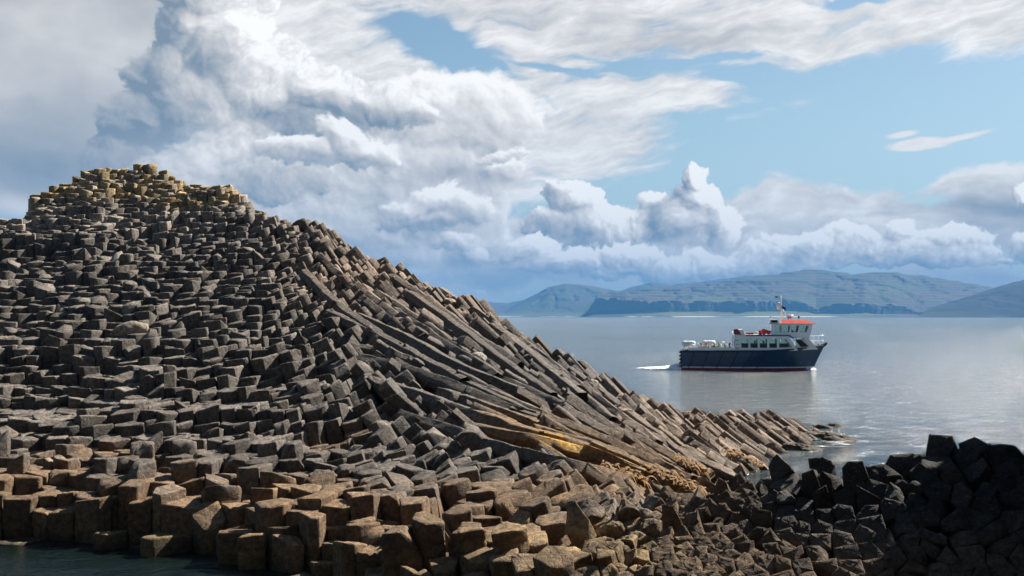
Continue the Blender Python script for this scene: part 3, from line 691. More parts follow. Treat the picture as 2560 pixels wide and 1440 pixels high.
# ---- the long curved columns lying along the flank
def hit(px, py, lo=20.0, hi=60.0):
    Y = np.linspace(lo, hi, 900); d = surf(Xat(px, Y), Y) - Zat(py, Y); k = np.where(d > 0)[0]
    y = Y[k[0]] if len(k) else hi
    return np.array([Xat(px, y), y, Zat(py, y)])
RIBS = [[(868,868),(1000,888),(1130,948),(1290,1010),(1400,1062)], [(895,800),(1010,850),(1150,930),(1300,988)], [(930,958),(1080,1008),(1200,1050),(1350,1100)], [(1000,795),(1100,860),(1240,950)],
        [(1180,1082),(1350,1112),(1500,1152),(1600,1195)], [(1250,1038),(1450,1090),(1600,1150),(1690,1212)], [(1165,1112),(1300,1150),(1450,1187),(1560,1218)], [(1400,1028),(1550,1100),(1720,1212)],
        [(1050,778),(1180,860),(1330,960),(1480,1050)], [(940,735),(1060,812),(1180,900)], [(1100,985),(1250,1035),(1400,1090)], [(1330,1085),(1500,1130),(1640,1196)], [(1480,1058),(1620,1120),(1780,1208)],
        [(900,905),(1040,940),(1180,995),(1300,1045)], [(980,700),(1090,775),(1200,860),(1300,925)], [(820,790),(930,840),(1050,905),(1160,965)], [(1000,1045),(1110,1075),(1230,1120),(1330,1150)], [(1560,1062),(1680,1125),(1830,1195)], [(1230,820),(1340,900),(1440,975)], [(860,700),(960,770),(1060,850)],
        [(1100,730),(1230,820),(1350,920),(1450,1000)], [(1180,772),(1300,860),(1420,960),(1530,1050)], [(1300,850),(1400,930),(1520,1020),(1640,1110)], [(1420,930),(1530,1010),(1660,1110),(1760,1190)], [(800,640),(890,730),(980,805)], [(760,690),(850,780),(950,850)],
        [(1150,905),(1280,965),(1420,1030),(1540,1080)], [(1600,1040),(1720,1110),(1840,1180)], [(1080,930),(1200,975),(1340,1040),(1460,1085)], [(1020,745),(1150,835),(1270,930),(1380,1005)], [(1240,1065),(1400,1105),(1540,1150),(1650,1205)], [(1350,1055),(1490,1105),(1620,1165),(1720,1215)]]
for rib in RIBS:
    K0 = [hit(*q) for q in rib]
    t = np.linspace(0, len(K0) - 1, 22); pts = np.stack([np.interp(t, np.arange(len(K0)), [k[c] for k in K0]) for c in range(3)], 1)
    for _ in range(6): pts[1:-1] = (pts[:-2] + 2 * pts[1:-1] + pts[2:]) / 4
    tan = np.gradient(pts, axis=0); tan /= np.linalg.norm(tan, axis=1, keepdims=True)
    side = np.cross(tan, np.array([0, -.25, 1.0])); side /= np.linalg.norm(side, axis=1, keepdims=True); up = np.cross(side, tan)
    wr = random.uniform(.19, .28); nn = random.choice([5, 6, 6]); ph = random.uniform(0, 1); pts = pts + np.array([0, 0, 1.0]) * random.uniform(-.05, .10)
    cr = [(wr * random.uniform(.92, 1.1) * math.cos(ph + 2 * math.pi * k / nn), wr * random.uniform(.85, 1.05) * math.sin(ph + 2 * math.pi * k / nn)) for k in range(nn)]
    ring = []
    for k in range(nn):
        p0, p1, p2 = [np.array(cr[j % nn]) for j in (k - 1, k, k + 1)]
        ring += [p1 + (p0 - p1) * .10, p1 * .985, p1 + (p2 - p1) * .10, (p1 + p2) / 2]
    ring = np.array(ring); K = len(ring); lv = []
    base_ = [(0, .6, 0.0), (0, .95, 0.0), (0, 1.0, .03)]
    for a_, sc, off_ in base_: lv.append(pts[0] + tan[0] * off_ + (ring[:, 0:1] * side[0] + ring[:, 1:2] * up[0]) * sc)
    for k in range(1, 22):
        sc = random.uniform(.96, 1.02)
        lv.append(pts[k] + (ring[:, 0:1] * side[k] + ring[:, 1:2] * up[k]) * sc)
        if random.random() < .22: lv.append(pts[k] + tan[k] * .03 + (ring[:, 0:1] * side[k] + ring[:, 1:2] * up[k]) * .93); lv.append(pts[k] + tan[k] * .06 + (ring[:, 0:1] * side[k] + ring[:, 1:2] * up[k]) * .99)
    v = np.array(lv); fr = 2.6
    v = v + np.stack([vnoise(v[..., 0] * fr, v[..., 1] * fr, v[..., 2] * fr, 71 + q) for q in range(3)], -1) * .035 + (rng.random(v.shape) - .5) * .018
    verts = np.concatenate([[pts[0]], v.reshape(-1, 3)])
    s = Soup(); s.add(verts, len(lv), K, colour(verts, 0, 0, float(np.clip(random.gauss(1.05, .12), .7, 1.4)), False))
    o = link_mesh('curved_column', s.mesh('curved_column', roots['mound'].location), ROCK, roots['mound'])
for key in soups:
    r = roots[key]
    o = link_mesh('basalt_columns', soups[key].mesh('basalt_columns', r.location), ROCK, r); tag(o, kind='stuff')

# bedrock under the columns, so no gap ever shows through
def bedrock(root, px0, px1, y0, y1, drop):
    nx, ny = 150, 150
    pxs = np.linspace(px0, px1, nx); ys = np.linspace(y0, y1, ny)
    PXg, Yg = np.meshgrid(pxs, ys); X = Xat(PXg, Yg); Z = surf(X, Yg) - drop + .15 * vnoise(X * 2, Yg * 2)
    if px1 > 2000 and y0 > 24: pass
    Z = np.maximum(Z, -2.5)
    v = np.stack([X, Yg, Z], -1).reshape(-1, 3)
    me = bpy.data.meshes.new('bedrock')
    f = [(j * nx + i, j * nx + i + 1, (j + 1) * nx + i + 1, (j + 1) * nx + i) for j in range(ny - 1) for i in range(nx - 1)]
    me.from_pydata((v - np.array(root.location)).tolist(), [], f)
    at = me.color_attributes.new('albedo', 'FLOAT_COLOR', 'POINT')
    at.data.foreach_set('color', np.tile(np.array([.05, .046, .042, 1], np.float32), len(v)))
    o = link_mesh('bedrock', me, ROCK, root)
bedrock(roots['mound'], -480, 2250, 26, 84, .75)
bedrock(roots['shelf'], -480, 1680, 14, 26.3, .7)
bedrock(roots['out'], 1640, 3480, 11, 28, .6)

# unseen island cliff behind the viewer, added to cut sky light on the rock
def island_cliff():
    v = []; nx, nz = 60, 24
    for k in range(nz):
        for i in range(nx):
            x = -75 + 130 * i / (nx - 1); z = -2 + 40 * k / (nz - 1)
            v.append((x, -13 - 4 * float(vnoise(x * .12, z * .05, seed=88)) - 1.2 * float(vnoise(x * .9, z * .06, seed=89)) - .12 * z, z))
    v += [(x_, -60, z_) for x_, _, z_ in v[-nx:]]
    me = bpy.data.meshes.new('cliff'); me.from_pydata(v, [], [(k * nx + i, k * nx + i + 1, (k + 1) * nx + i + 1, (k + 1) * nx + i) for k in range(nz) for i in range(nx - 1)])
    at = me.color_attributes.new('albedo', 'FLOAT_COLOR', 'POINT'); at.data.foreach_set('color', np.tile(np.array([.06, .055, .05, 1], np.float32), len(v)))
    tag(link_mesh('cliff', me, ROCK), kind='structure')
island_cliff()

# loose stones, weed and skerries
def stone(px, py, r, label, col, squash=.75, lo=26, name='loose_stone', cat='stone', group=None, sink=0.0, z0=None):
    c = hit(px, py, lo); bm = bmesh.new(); bmesh.ops.create_icosphere(bm, subdivisions=4, radius=r)
    sd = random.random() * 50
    for v in bm.verts:
        q = v.co / r; n = float(fbm(q.x * .9 + sd, q.y * .9, q.z * .9, seed=7, octv=3)); v.co = Vector((q.x * r * 1.25, q.y * r, q.z * r * squash)) * (1 + .28 * n)
    me = bpy.data.meshes.new(name); bm.to_mesh(me); bm.free(); me.shade_smooth()
    at = me.color_attributes.new('albedo', 'FLOAT_COLOR', 'POINT'); at.data.foreach_set('color', np.tile(np.array(tuple(col) + (1,), np.float32), len(me.vertices)))
    o = link_mesh(name, me, ROCK); o.location = (c[0], c[1], (c[2] if z0 is None else z0) + r * squash * .5 - sink); o.rotation_euler = (0, random.uniform(-.3, .5), random.uniform(0, 6))
    tag(o, label, cat, group)
stone(1195, 905, .26, 'pale rounded stone lodged high on the flank of leaning columns', (.34, .31, .27))
stone(1478, 965, .22, 'small pale rounded stone lodged low on the ridge of leaning columns', (.32, .29, .25))
stone(325, 838, .42, 'tilted loose block catching the sun on the flat stepped columns at left', (.26, .22, .18), .7)
def skerry(x, y, r, label):
    bm = bmesh.new(); bmesh.ops.create_icosphere(bm, subdivisions=4, radius=r); sd = random.random() * 50
    for v in bm.verts:
        q = v.co / r; n = float(fbm(q.x * 1.4 + sd, q.y * 1.4, q.z * 1.4, seed=9, octv=4)); v.co = Vector((q.x * r * 1.7, q.y * r * .8, q.z * r * .5)) * (1 + .4 * n)
    me = bpy.data.meshes.new('skerry'); bm.to_mesh(me); bm.free()
    at = me.color_attributes.new('albedo', 'FLOAT_COLOR', 'POINT'); at.data.foreach_set('color', np.tile(np.array((.075, .06, .045, 1), np.float32), len(me.vertices)))
    o = link_mesh('skerry', me, ROCK); o.location = (x, y, 0); o.rotation_euler = (0, .2, random.uniform(-.3, .3)); tag(o, label, 'skerry', 'small rocks awash off the point')
for px, Y, r, lb in ((2098, 41.5, .42, 'largest low skerry awash just right of the tip of the mound'), (2062, 46.0, .26, 'thin skerry farthest out behind the tip of the mound'), (2030, 42.6, .38, 'skerry touching the very tip of the mound'),
                     (2010, 38.6, .40, 'nearest skerry in the surf below the tip of the mound'), (2092, 46.8, .20, 'tiny skerry farthest out and to the right')):
    skerry(Xat(px, Y), Y, r, lb)
def weed(px, py, r, label, n=70):
    c = hit(px, py, 24); v = []; f = []
    for k in range(n):
        a = random.uniform(0, 6.28); rr = r * math.sqrt(random.random()); x, y = rr * math.cos(a) * 1.5, rr * math.sin(a) * .8
        z = float(surf(c[0] + x, c[1] + y)) - c[2] + .12 + random.uniform(-.02, .14); b = random.uniform(-.6, 1.2); L = random.uniform(.14, .34); wd = random.uniform(.02, .045)
        dx, dy = math.cos(b), math.sin(b); o = len(v)
        for j in range(5):
            t = j / 4; cx, cy, cz = x + dx * L * t, y + dy * L * t, z + .09 * math.sin(t * 2.8) - .22 * t * t; w_ = wd * (1 - .4 * t) * (1 + .4 * math.sin(9 * t + k))
            v += [(cx - dy * w_, cy + dx * w_, cz + .01), (cx + dy * w_, cy - dx * w_, cz - .01)]
        f += [(o + 2 * j, o + 2 * j + 1, o + 2 * j + 3, o + 2 * j + 2) for j in range(4)]
    me = bpy.data.meshes.new('seaweed'); me.from_pydata(v, [], f); me.shade_smooth(); o = link_mesh('seaweed', me, WEED); o.location = c; tag(o, label, 'seaweed', 'golden seaweed clumps at the foot of the slope')
WEED = paint('golden_wrack', (.20, .095, .012), .85, var=.6, scale=6)
for px, py, r, lb in ((1565, 1205, .42, 'golden seaweed clump at the left end of the weed line, on yellow rock'), (1648, 1200, .34, 'golden seaweed clump just right of the leftmost clump'), (1700, 1222, .50, 'largest golden seaweed clump, lowest on the wet pale rock'),
                      (1722, 1180, .30, 'golden seaweed clump on the edge of a lying column above the largest clump'), (1852, 1158, .40, 'golden seaweed clump farthest right, close to the water')):
    weed(px, py, r, lb)
# ================================================================ the boat
class MB:
    def __init__(s): s.v = []; s.f = []
    def add(s, v, f):
        o = len(s.v); s.v += [tuple(p) for p in v]; s.f += [tuple(i + o for i in q) for q in f]
    def box(s, x0, x1, y0, y1, z0, z1):
        v = [(x, y, z) for z in (z0, z1) for x, y in ((x0, y0), (x1, y0), (x1, y1), (x0, y1))]
        s.add(v, [(0, 3, 2, 1), (4, 5, 6, 7), (0, 1, 5, 4), (1, 2, 6, 5), (2, 3, 7, 6), (3, 0, 4, 7)])
    def prism(s, pts, y0, y1):
        """side outline (x, z) drawn counter-clockwise, carried across the boat from y0 to y1"""
        n = len(pts); v = [(x, y0, z) for x, z in pts] + [(x, y1, z) for x, z in pts]
        s.add(v, [tuple(range(n)), tuple(range(2 * n - 1, n - 1, -1))] + [(i, i + n, (i + 1) % n + n, (i + 1) % n) for i in range(n)])
    def tube(s, pts, r, k=8, closed=True):
        pts = [Vector(p) for p in pts]; rings = []
        rr = r if isinstance(r, (list, tuple)) else [r] * len(pts)
        for i, p in enumerate(pts):
            d = (pts[min(i + 1, len(pts) - 1)] - pts[max(i - 1, 0)]).normalized()
            a = d.cross(Vector((0, 0, 1))); a = a.normalized() if a.length > .05 else Vector((1, 0, 0)); b = d.cross(a)
            rings.append([p + (a * math.cos(2 * math.pi * j / k) + b * math.sin(2 * math.pi * j / k)) * rr[i] for j in range(k)])
        v = [q for rg in rings for q in rg]; f = []
        for i in range(len(pts) - 1):
            for j in range(k): f.append((i * k + j, i * k + (j + 1) % k, (i + 1) * k + (j + 1) % k, (i + 1) * k + j))
        f += [tuple(range(k - 1, -1, -1)), tuple((len(pts) - 1) * k + j for j in range(k))]
        s.add(v, f)
    def lathe(s, prof, c, axis='z', k=20):
        v = []; 
        for r, h in prof:
            for j in range(k):
                a = 2 * math.pi * j / k; x, y = r * math.cos(a), r * math.sin(a)
                v.append({'z': (c[0] + x, c[1] + y, c[2] + h), 'x': (c[0] + h, c[1] + x, c[2] + y), 'y': (c[0] + x, c[1] + h, c[2] + y)}[axis])
        f = []
        for i in range(len(prof) - 1):
            for j in range(k): f.append((i * k + j, i * k + (j + 1) % k, (i + 1) * k + (j + 1) % k, (i + 1) * k + j))
        f += [tuple(range(k - 1, -1, -1)), tuple((len(prof) - 1) * k + j for j in range(k))]
        s.add(v, f)
    def build(s, name, mat, parent=None, smooth=False, bev=0.0):
        me = bpy.data.meshes.new(name); me.from_pydata(s.v, [], s.f)
        bm = bmesh.new(); bm.from_mesh(me); bmesh.ops.recalc_face_normals(bm, faces=bm.faces)
        if bev: bmesh.ops.bevel(bm, geom=[e for e in bm.edges if len(e.link_faces) == 2 and e.calc_face_angle(0) > .5], offset=bev, segments=2, affect='EDGES', profile=.6)
        bm.to_mesh(me); bm.free()
        if smooth: me.shade_smooth()
        return link_mesh(name, me, mat, parent)

NAVY = paint('navy_paint', (.014, .045, .115), .22, var=.2, scale=1.2)
WHITEP = paint('white_paint', (.72, .73, .74), .35, var=.10, scale=1.5)
GREYP = paint('pale_grey_paint', (.80, .83, .86), .35, var=.08, scale=1.5)
REDP = paint('red_roof_paint', (.62, .075, .045), .4, var=.15)
DRED = paint('dark_red_paint', (.22, .018, .025), .35, var=.15)
ANTI = paint('red_antifouling', (.20, .018, .030), .6, var=.3, scale=2)
BLUEP = paint('blue_stripe_paint', (.02, .10, .26), .35)
RUB = paint('black_rubber', (.012, .012, .014), .6)
STEEL = paint('stainless_rail', (.55, .56, .58), .3, metal=.7)
BLACKP = paint('black_panel', (.01, .013, .018), .2)
ORNG = paint('red_buoy_plastic', (.80, .035, .022), .3)
CREAM = paint('cream_canvas', (.62, .52, .36), .8)
DECK = paint('grey_deck', (.28, .30, .31), .7)
WOOD = paint('bench_wood', (.30, .20, .11), .6)
def glass():
    m, nt, b = new_mat('tinted_glass'); b.inputs['Base Color'].default_value = (.62, .78, .74, 1); b.inputs['Roughness'].default_value = .03
    b.inputs['Transmission Weight'].default_value = .95; b.inputs['IOR'].default_value = 1.25
    return m
GLASS = glass()

BX, BY = Xat(1703, 97.0), 97.0
BS = .957; BX += .1
boat = tag(empty('passenger_boat', (BX, BY + .6, 0), R(-10)), 'navy blue and white passenger boat with a red wheelhouse roof, crossing the calm water', 'boat')
boat.scale = (BS, BS, BS)
LN = 12.45
def hullpt(t, q):
    """t along the boat 0..1, q down the side: 0 deck edge .. 1 below water"""
    zd = 1.66 + .10 * t + .42 * max(0, t - .55) ** 1.6 / (.45 ** 1.6)
    z = zd + (-.55 - zd) * q
    bm_ = 1.95 * (1 - max(0, (t - .50) / .50) ** 2.3)               # half beam at the deck
    bw = 1.80 * (1 - max(0, (t - .36) / .64) ** 1.9)                # at the waterline
    qq = min(1, q / .76); b = bm_ * (1 - qq) + bw * qq - .12 * math.sin(math.pi * qq) * max(0, t - .5) * 2
    if q > .76: b *= 1 - (q - .76) / .24 * .35
    if t < .06: b *= .94 + .06 * (t / .06)
    x = t * (LN - 1.30 * max(0, q) ** .9 * (1.0)) if t > .5 else t * LN - (t / .5) ** 2 * .65 * max(0, q) ** .9
    return x, max(b, .03), z, zd
TS = [0, .01, .03, .06] + [.06 + .94 * i / 40 for i in range(1, 41)]
def hull_band(za, zb, nm, mat, n=6, out=0.0):
    mb = MB()
    for s in (-1, 1):
        v = []; 
        for t in TS:
            zd = hullpt(t, 0)[3]
            for k in range(n + 1):
                top = zd if za is None else za; z = top + (zb - top) * k / n
                q = (z - zd) / (-.55 - zd); x, b, zz, _ = hullpt(t, q); v.append((x, s * (b + out), zz))
        f = [(i * (n + 1) + k, i * (n + 1) + k + 1, (i + 1) * (n + 1) + k + 1, (i + 1) * (n + 1) + k) for i in range(len(TS) - 1) for k in range(n)]
        mb.add(v, f)
    v = []                                                       # transom
    for k in range(n + 1):
        zd = hullpt(0, 0)[3]; top = zd if za is None else za; z = top + (zb - top) * k / n; q = (z - zd) / (-.55 - zd); x, b, zz, _ = hullpt(0, q)
        v += [(x, -b - out, zz), (x, b + out, zz)]
    mb.add(v, [(2 * k, 2 * k + 1, 2 * k + 3, 2 * k + 2) for k in range(n)])
    return mb.build(nm, mat, boat, smooth=False)
hull = hull_band(None, .30, 'hull', NAVY, 8)
for p_ in hull.data.polygons: p_.use_smooth = True
hull_band(.30, .20, 'boot_stripe', WHITEP, 1)
hull_band(.20, -.5, 'bottom_paint', ANTI, 3)
mb = MB(); v = []; 
for t in TS: x, b, z, _ = hullpt(t, .06); v += [(x, -b + .03, z - .05), (x, b - .03, z - .05)]
mb.add(v, [(2 * i, 2 * i + 1, 2 * i + 3, 2 * i + 2) for i in range(len(TS) - 1)]); mb.build('deck', DECK, boat)
for s in (-1, 1):
    mb = MB(); mb.tube([(hullpt(t, 0)[0], s * (hullpt(t, 0)[1] + .02), hullpt(t, 0)[2] - .02) for t in TS], .065, 8); mb.build('rubbing_strake', RUB, boat, True)
    mb = MB()
    for x0 in (.9, 2.15, 3.45, 4.7, 6.0, 7.3):
        t = (x0) / LN; a = []
        for k in range(7):
            tt = t + (.5 - k / 6) * .04; q = .05 + .62 * k / 6; x, b, z, _ = hullpt(tt, q); a.append((x, s * (b + .015), z))
        mb.tube(a, .035, 6)
    o = mb.build('diagonal_fender', RUB, boat, True)
    mb = MB()
    for x0, q in ((1.35, .22), (4.0, .26)):
        x, b, z, _ = hullpt(x0 / LN, q); mb.box(x - .14, x + .14, s * b - .02, s * b + .02, z - .035, z + .035)
    mb.build('freeing_port', RUB, boat)
for k in range(5):
    x, b, z, _ = hullpt(0, .05 + .14 * k)
    for s in (-1, 1):
        mb = MB(); mb.lathe([(.05, -.09), (.12, -.07), (.15, 0), (.12, .07), (.05, .09)], (x - .03, s * (b - .03), z), 'z', 12); mb.build('stern_fender', RUB, boat, True)
mb = MB(); mb.tube([(12.15, 0, 2.1), (12.45, 0, 2.22), (12.62, 0, 2.42)], [.16, .14, .10], 10); mb.build('bow_fender', RUB, boat, True)
# aft bulwark
for s in (-1, 1):
    mb = MB(); v = []
    for k in range(13):
        x0 = .65 + (4.7 - .65) * k / 12; x, b, z, _ = hullpt(x0 / LN, 0); v += [(x, s * (b - .10), z - .02), (x, s * (b - .12), z + .30), (x, s * (b - .17), z + .30), (x, s * (b - .15), z - .02)]
    f = []
    for k in range(12):
        for j in range(4): f.append((4 * k + j, 4 * k + (j + 1) % 4, 4 * k + 4 + (j + 1) % 4, 4 * k + 4 + j))
    mb.add(v, f + [(0, 1, 2, 3), (48, 51, 50, 49)]); mb.build('bulwark', GREYP, boat)
# walls with real window openings; sides at y=+-hw
def side_wall(par, nm, outline, holes, hw, mat, th=.05):
    """vertical side panel cut by slanted window holes; outline and holes are (x,z) lists"""
    for s in (-1, 1):
        bm = bmesh.new()
        def loop(pts): vs = [bm.verts.new((x, 0, z)) for x, z in pts]; return [bm.edges.new((vs[i], vs[(i + 1) % len(vs)])) for i in range(len(vs))]
        ed = loop(outline)
        for h in holes: ed += loop(h)
        bmesh.ops.triangle_fill(bm, use_beauty=True, use_dissolve=False, edges=ed)
        r = bmesh.ops.extrude_face_region(bm, geom=list(bm.faces))
        for v_ in [g for g in r['geom'] if isinstance(g, bmesh.types.BMVert)]: v_.co.y += th
        for v_ in bm.verts: v_.co.y = s * (hw - v_.co.y)
        bmesh.ops.recalc_face_normals(bm, faces=bm.faces)
        me = bpy.data.meshes.new(nm); bm.to_mesh(me); bm.free(); w_ = link_mesh(nm, me, mat, par)
        for h in holes:
            mb = MB(); mb.prism(h, s * (hw - .02), s * (hw - .032)); mb.build('window_pane', GLASS, w_)
    return w_
def win(x0, x1, z0, z1, sl0=0, sl1=0): return [(x0, z0), (x1, z0), (x1 + sl1, z1), (x0 + sl0, z1)]
# saloon
HW = 1.50
out = [(4.55, 1.62), (10.05, 1.74), (9.15, 3.02), (4.75, 3.02)]
holes = [win(5.22, 5.82, 1.96, 2.74), win(6.0, 6.62, 1.96, 2.74), win(6.80, 7.42, 1.96, 2.74), win(7.62, 8.25, 1.97, 2.74), [(8.45, 1.99), (9.55, 2.02), (9.02, 2.74), (8.45, 2.74)]]
side_wall(boat, 'saloon_side', out, holes, HW, GREYP)
mb = MB(); mb.prism([(4.55, 3.025), (9.28, 3.025), (9.28, 3.10), (4.55, 3.10)], -HW - .06, HW + .06); roof_ = mb.build('saloon_roof', WHITEP, boat, bev=.02)
for s in (-1, 1):
    mb = MB(); y = s * (HW + .064); mb.prism([(5.6, 2.99), (9.25, 2.99), (9.62, 2.76), (9.74, 2.80), (9.33, 3.108), (5.6, 3.108)], y, y + s * .02); mb.build('blue_trim', BLUEP, boat)
mb = MB(); mb.box(4.56, 4.62, -HW + .06, HW - .06, 1.65, 3.02); mb.build('saloon_bulkhead', GREYP, boat)
mb = MB(); mb.prism([(9.98, 1.75), (10.05, 1.75), (9.2, 3.02), (9.12, 3.02)], -HW + .06, HW - .06); mb.build('saloon_front', GREYP, boat)
mb = MB(); mb.box(5.0, 9.4, .35, .85, 1.66, 1.98); mb.box(5.0, 9.4, .85, .93, 1.66, 2.3); mb.build('cabin_seat', RUB, boat)
for k in range(3):
    for s in (-1, 1):
        mb = MB(); mb.box(4.72, 5.02, s * (HW + .002), s * (HW + .02), 1.92 + .33 * k, 1.96 + .33 * k); mb.build('vent_slot', BLACKP, boat)
# aft fins, dark red face with white sloping back
for s in (-1, 1):
    mb = MB(); mb.prism([(4.62, 3.105), (5.22, 3.105), (4.98, 3.55), (4.62, 3.56)], s * 1.40, s * 1.34); mb.build('fin', DRED, boat)
mb = MB(); mb.prism([(5.24, 3.105), (5.62, 3.105), (5.34, 3.56), (5.0, 3.56)], -1.42, 1.42); mb.build('fin_cover', WHITEP, boat, bev=.02)
# wheelhouse
WW = 1.25
out = [(7.85, 3.105), (11.0, 2.72), (11.25, 4.02), (7.80, 4.02)]
holes = [win(8.12, 8.66, 3.32, 3.90), win(8.82, 9.30, 3.32, 3.90, 0, .12), win(9.48, 10.02, 3.32, 3.90, .06, .16), win(10.22, 10.78, 3.34, 3.90, .12, .2)]
wh = side_wall(boat, 'wheelhouse_side', out, holes, WW, WHITEP if False else GREYP)
mb = MB()
for y0, y1 in ((-WW + .055, -.98), (-.30, -.22), (.22, .30), (.98, WW - .055)): mb.prism([(11.13, 3.35), (11.18, 3.35), (11.29, 3.92), (11.24, 3.92)], y0, y1)
mb.prism([(10.98, 2.72), (11.03, 2.72), (11.16, 3.35), (11.10, 3.35)], -WW + .055, WW - .055); mb.prism([(11.24, 3.92), (11.29, 3.92), (11.31, 4.02), (11.25, 4.02)], -WW + .055, WW - .055)
wf_ = mb.build('wheelhouse_front', GREYP, boat)
for y0, y1 in ((-.98, -.30), (-.22, .22), (.30, .98)):
    mb = MB(); mb.prism([(11.145, 3.35), (11.16, 3.35), (11.265, 3.92), (11.25, 3.92)], y0, y1); mb.build('windscreen', GLASS, wf_)
mb = MB(); mb.box(7.84, 7.9, -WW + .06, WW - .06, 3.11, 4.02); mb.build('wheelhouse_back', GREYP, boat)
mb = MB(); mb.box(7.95, 10.95, -WW + .07, WW - .07, 3.10, 3.14); mb.build('wheelhouse_floor', DECK, boat)
mb = MB(); mb.prism([(10.45, 3.14), (10.9, 3.14), (10.95, 3.38), (10.45, 3.36)], -1.1, 1.1); mb.build('console', BLACKP, boat)
# roof: white lip and faceted red top
mb = MB(); mb.prism([(7.62, 4.025), (11.55, 4.025), (11.62, 4.07), (7.62, 4.10)], -WW - .14, WW + .14); mb.build('roof_lip', WHITEP, boat)
mb = MB(); z0, z1 = 4.102, 4.42
v = [(8.65, -1.36, z0), (11.6, -1.36, 4.075), (11.6, 1.36, 4.075), (8.65, 1.36, z0), (8.8, -.85, z1), (10.75, -.8, z1), (10.75, .8, z1), (8.8, .85, z1)]
mb.add(v, [(0, 1, 5, 4), (1, 2, 6, 5), (2, 3, 7, 6), (3, 0, 4, 7), (4, 5, 6, 7)]); mb.build('wheelhouse_roof', REDP, boat)
mb = MB(); mb.prism([(7.68, 4.105), (8.62, 4.105), (8.4, 4.42), (7.72, 4.42)], -1.2, 1.2); eb = mb.build('roof_locker', WHITEP, boat, bev=.03)
mb = MB(); mb.box(7.80, 8.32, -1.235, -1.205, 4.17, 4.38); mb.build('dark_panel', BLACKP, eb)
mb = MB(); mb.lathe([(.02, 0), (.03, .08), (.09, .12), (.1, .2), (.06, .27), (.01, .29)], (7.8, -.6, 4.42), 'z', 14); mb.build('gps_dome', WHITEP, boat, True)
# forward trunk with the white sloping cover
TW = 1.05
mb = MB(); mb.prism([(9.9, 1.72), (11.75, 1.86), (11.35, 2.05), (10.6, 2.70), (9.95, 2.72)], -TW, TW); tk = mb.build('trunk', GREYP, boat, bev=.02)
mb = MB(); mb.prism([(11.02, 2.06), (11.62, 2.0), (10.86, 2.86), (10.45, 2.90)], -1.32, -1.12); mb.prism([(11.02, 2.06), (11.62, 2.0), (10.86, 2.86), (10.45, 2.90)], 1.12, 1.32)
mb.prism([(11.56, 2.04), (11.62, 2.0), (10.86, 2.86), (10.80, 2.90)], -1.12, 1.12); mb.build('sloping_cover', WHITEP, boat)
for s in (-1, 1):
    mb = MB(); mb.prism([(9.82, 2.64), (10.35, 2.66), (10.98, 2.08), (10.30, 2.05)], s * (TW + .004), s * (TW + .02)); mb.build('trunk_window', BLACKP, boat)
# mast with aerials
mb = MB(); mb.tube([(8.75, 0, 4.3), (8.72, 0, 5.6), (8.70, 0, 6.55)], [.055, .045, .02], 10); mast = mb.build('mast', WHITEP, boat, True)
mb = MB(); mb.tube([(8.72, 0, 5.55), (9.35, 0, 4.42)], .025, 8); mb.tube([(8.72, 0, 5.5), (8.95, .3, 4.4)], .02, 8); mb.tube([(8.72, 0, 5.5), (8.95, -.3, 4.4)], .02, 8); mb.build('mast_stay', WHITEP, boat, True)
mb = MB(); mb.lathe([(.02, -.3), (.13, -.28), (.16, -.2), (.16, .22), (.13, .3), (.02, .33)], (8.50, 0, 5.62), 'z', 18); mb.tube([(8.5, 0, 5.4), (8.72, 0, 5.4)], .03, 8); mb.build('satellite_dome', WHITEP, boat, True)
mb = MB(); mb.tube([(8.25, 0, 6.42), (8.70, 0, 6.40)], .02, 6); mb.box(8.2, 8.42, -.01, .01, 6.36, 6.48); mb.build('wind_vane', RUB, boat)
mb = MB(); mb.lathe([(.22, 0), (.30, .03), (.33, .12), (.30, .2), (.02, .23)], (9.45, 0, 4.62), 'z', 24); rd = mb.build('radar', WHITEP, boat, True)
mb = MB(); mb.lathe([(.1, 0), (.24, .06)], (9.45, 0, 4.55), 'z', 20); mb.tube([(9.3, -.2, 4.42), (9.38, -.12, 4.58)], .025, 6); mb.tube([(9.6, .2, 4.42), (9.52, .12, 4.58)], .025, 6); mb.build('radar_bracket', RUB, rd, True)
mb = MB(); mb.tube([(10.2, -.4, 4.4), (10.2, -.4, 4.58)], .02, 6); mb.lathe([(.05, -.1), (.11, -.08), (.12, .04), (.02, .06)], (10.22, -.4, 4.66), 'x', 12); mb.build('searchlight', RUB, boat, True)
mb = MB(); 
for s in (-1, 1):
    pts = []
    for k in range(9):
        x0 = 10.6 + 1.75 * k / 8; x, b, z, _ = hullpt(x0 / LN, 0); pts.append((x, s * max(b - .08, .05), 2.98 + .06 * k / 8))
        if k in (2, 4, 6, 8): mb.tube([(x, s * max(b - .08, .05), z), pts[-1]], .018, 6)
    mb.tube([(9.6, s * 1.35, 2.85)] + pts, .018, 6); mb.tube([(p[0], p[1], p[2] - .45) for p in pts], .012, 6)
mb.tube([(12.35, 0, 2.1), (12.42, 0, 3.2)], .02, 6); mb.build('bow_rail', STEEL, boat, True)
mb = MB(); mb.tube([(11.9, 0, 2.1), (11.9, 0, 2.32)], .09, 10); mb.tube([(11.9, -.2, 2.25), (11.9, .2, 2.25)], .05, 8); mb.build('mooring_bitt', RUB, boat, True)
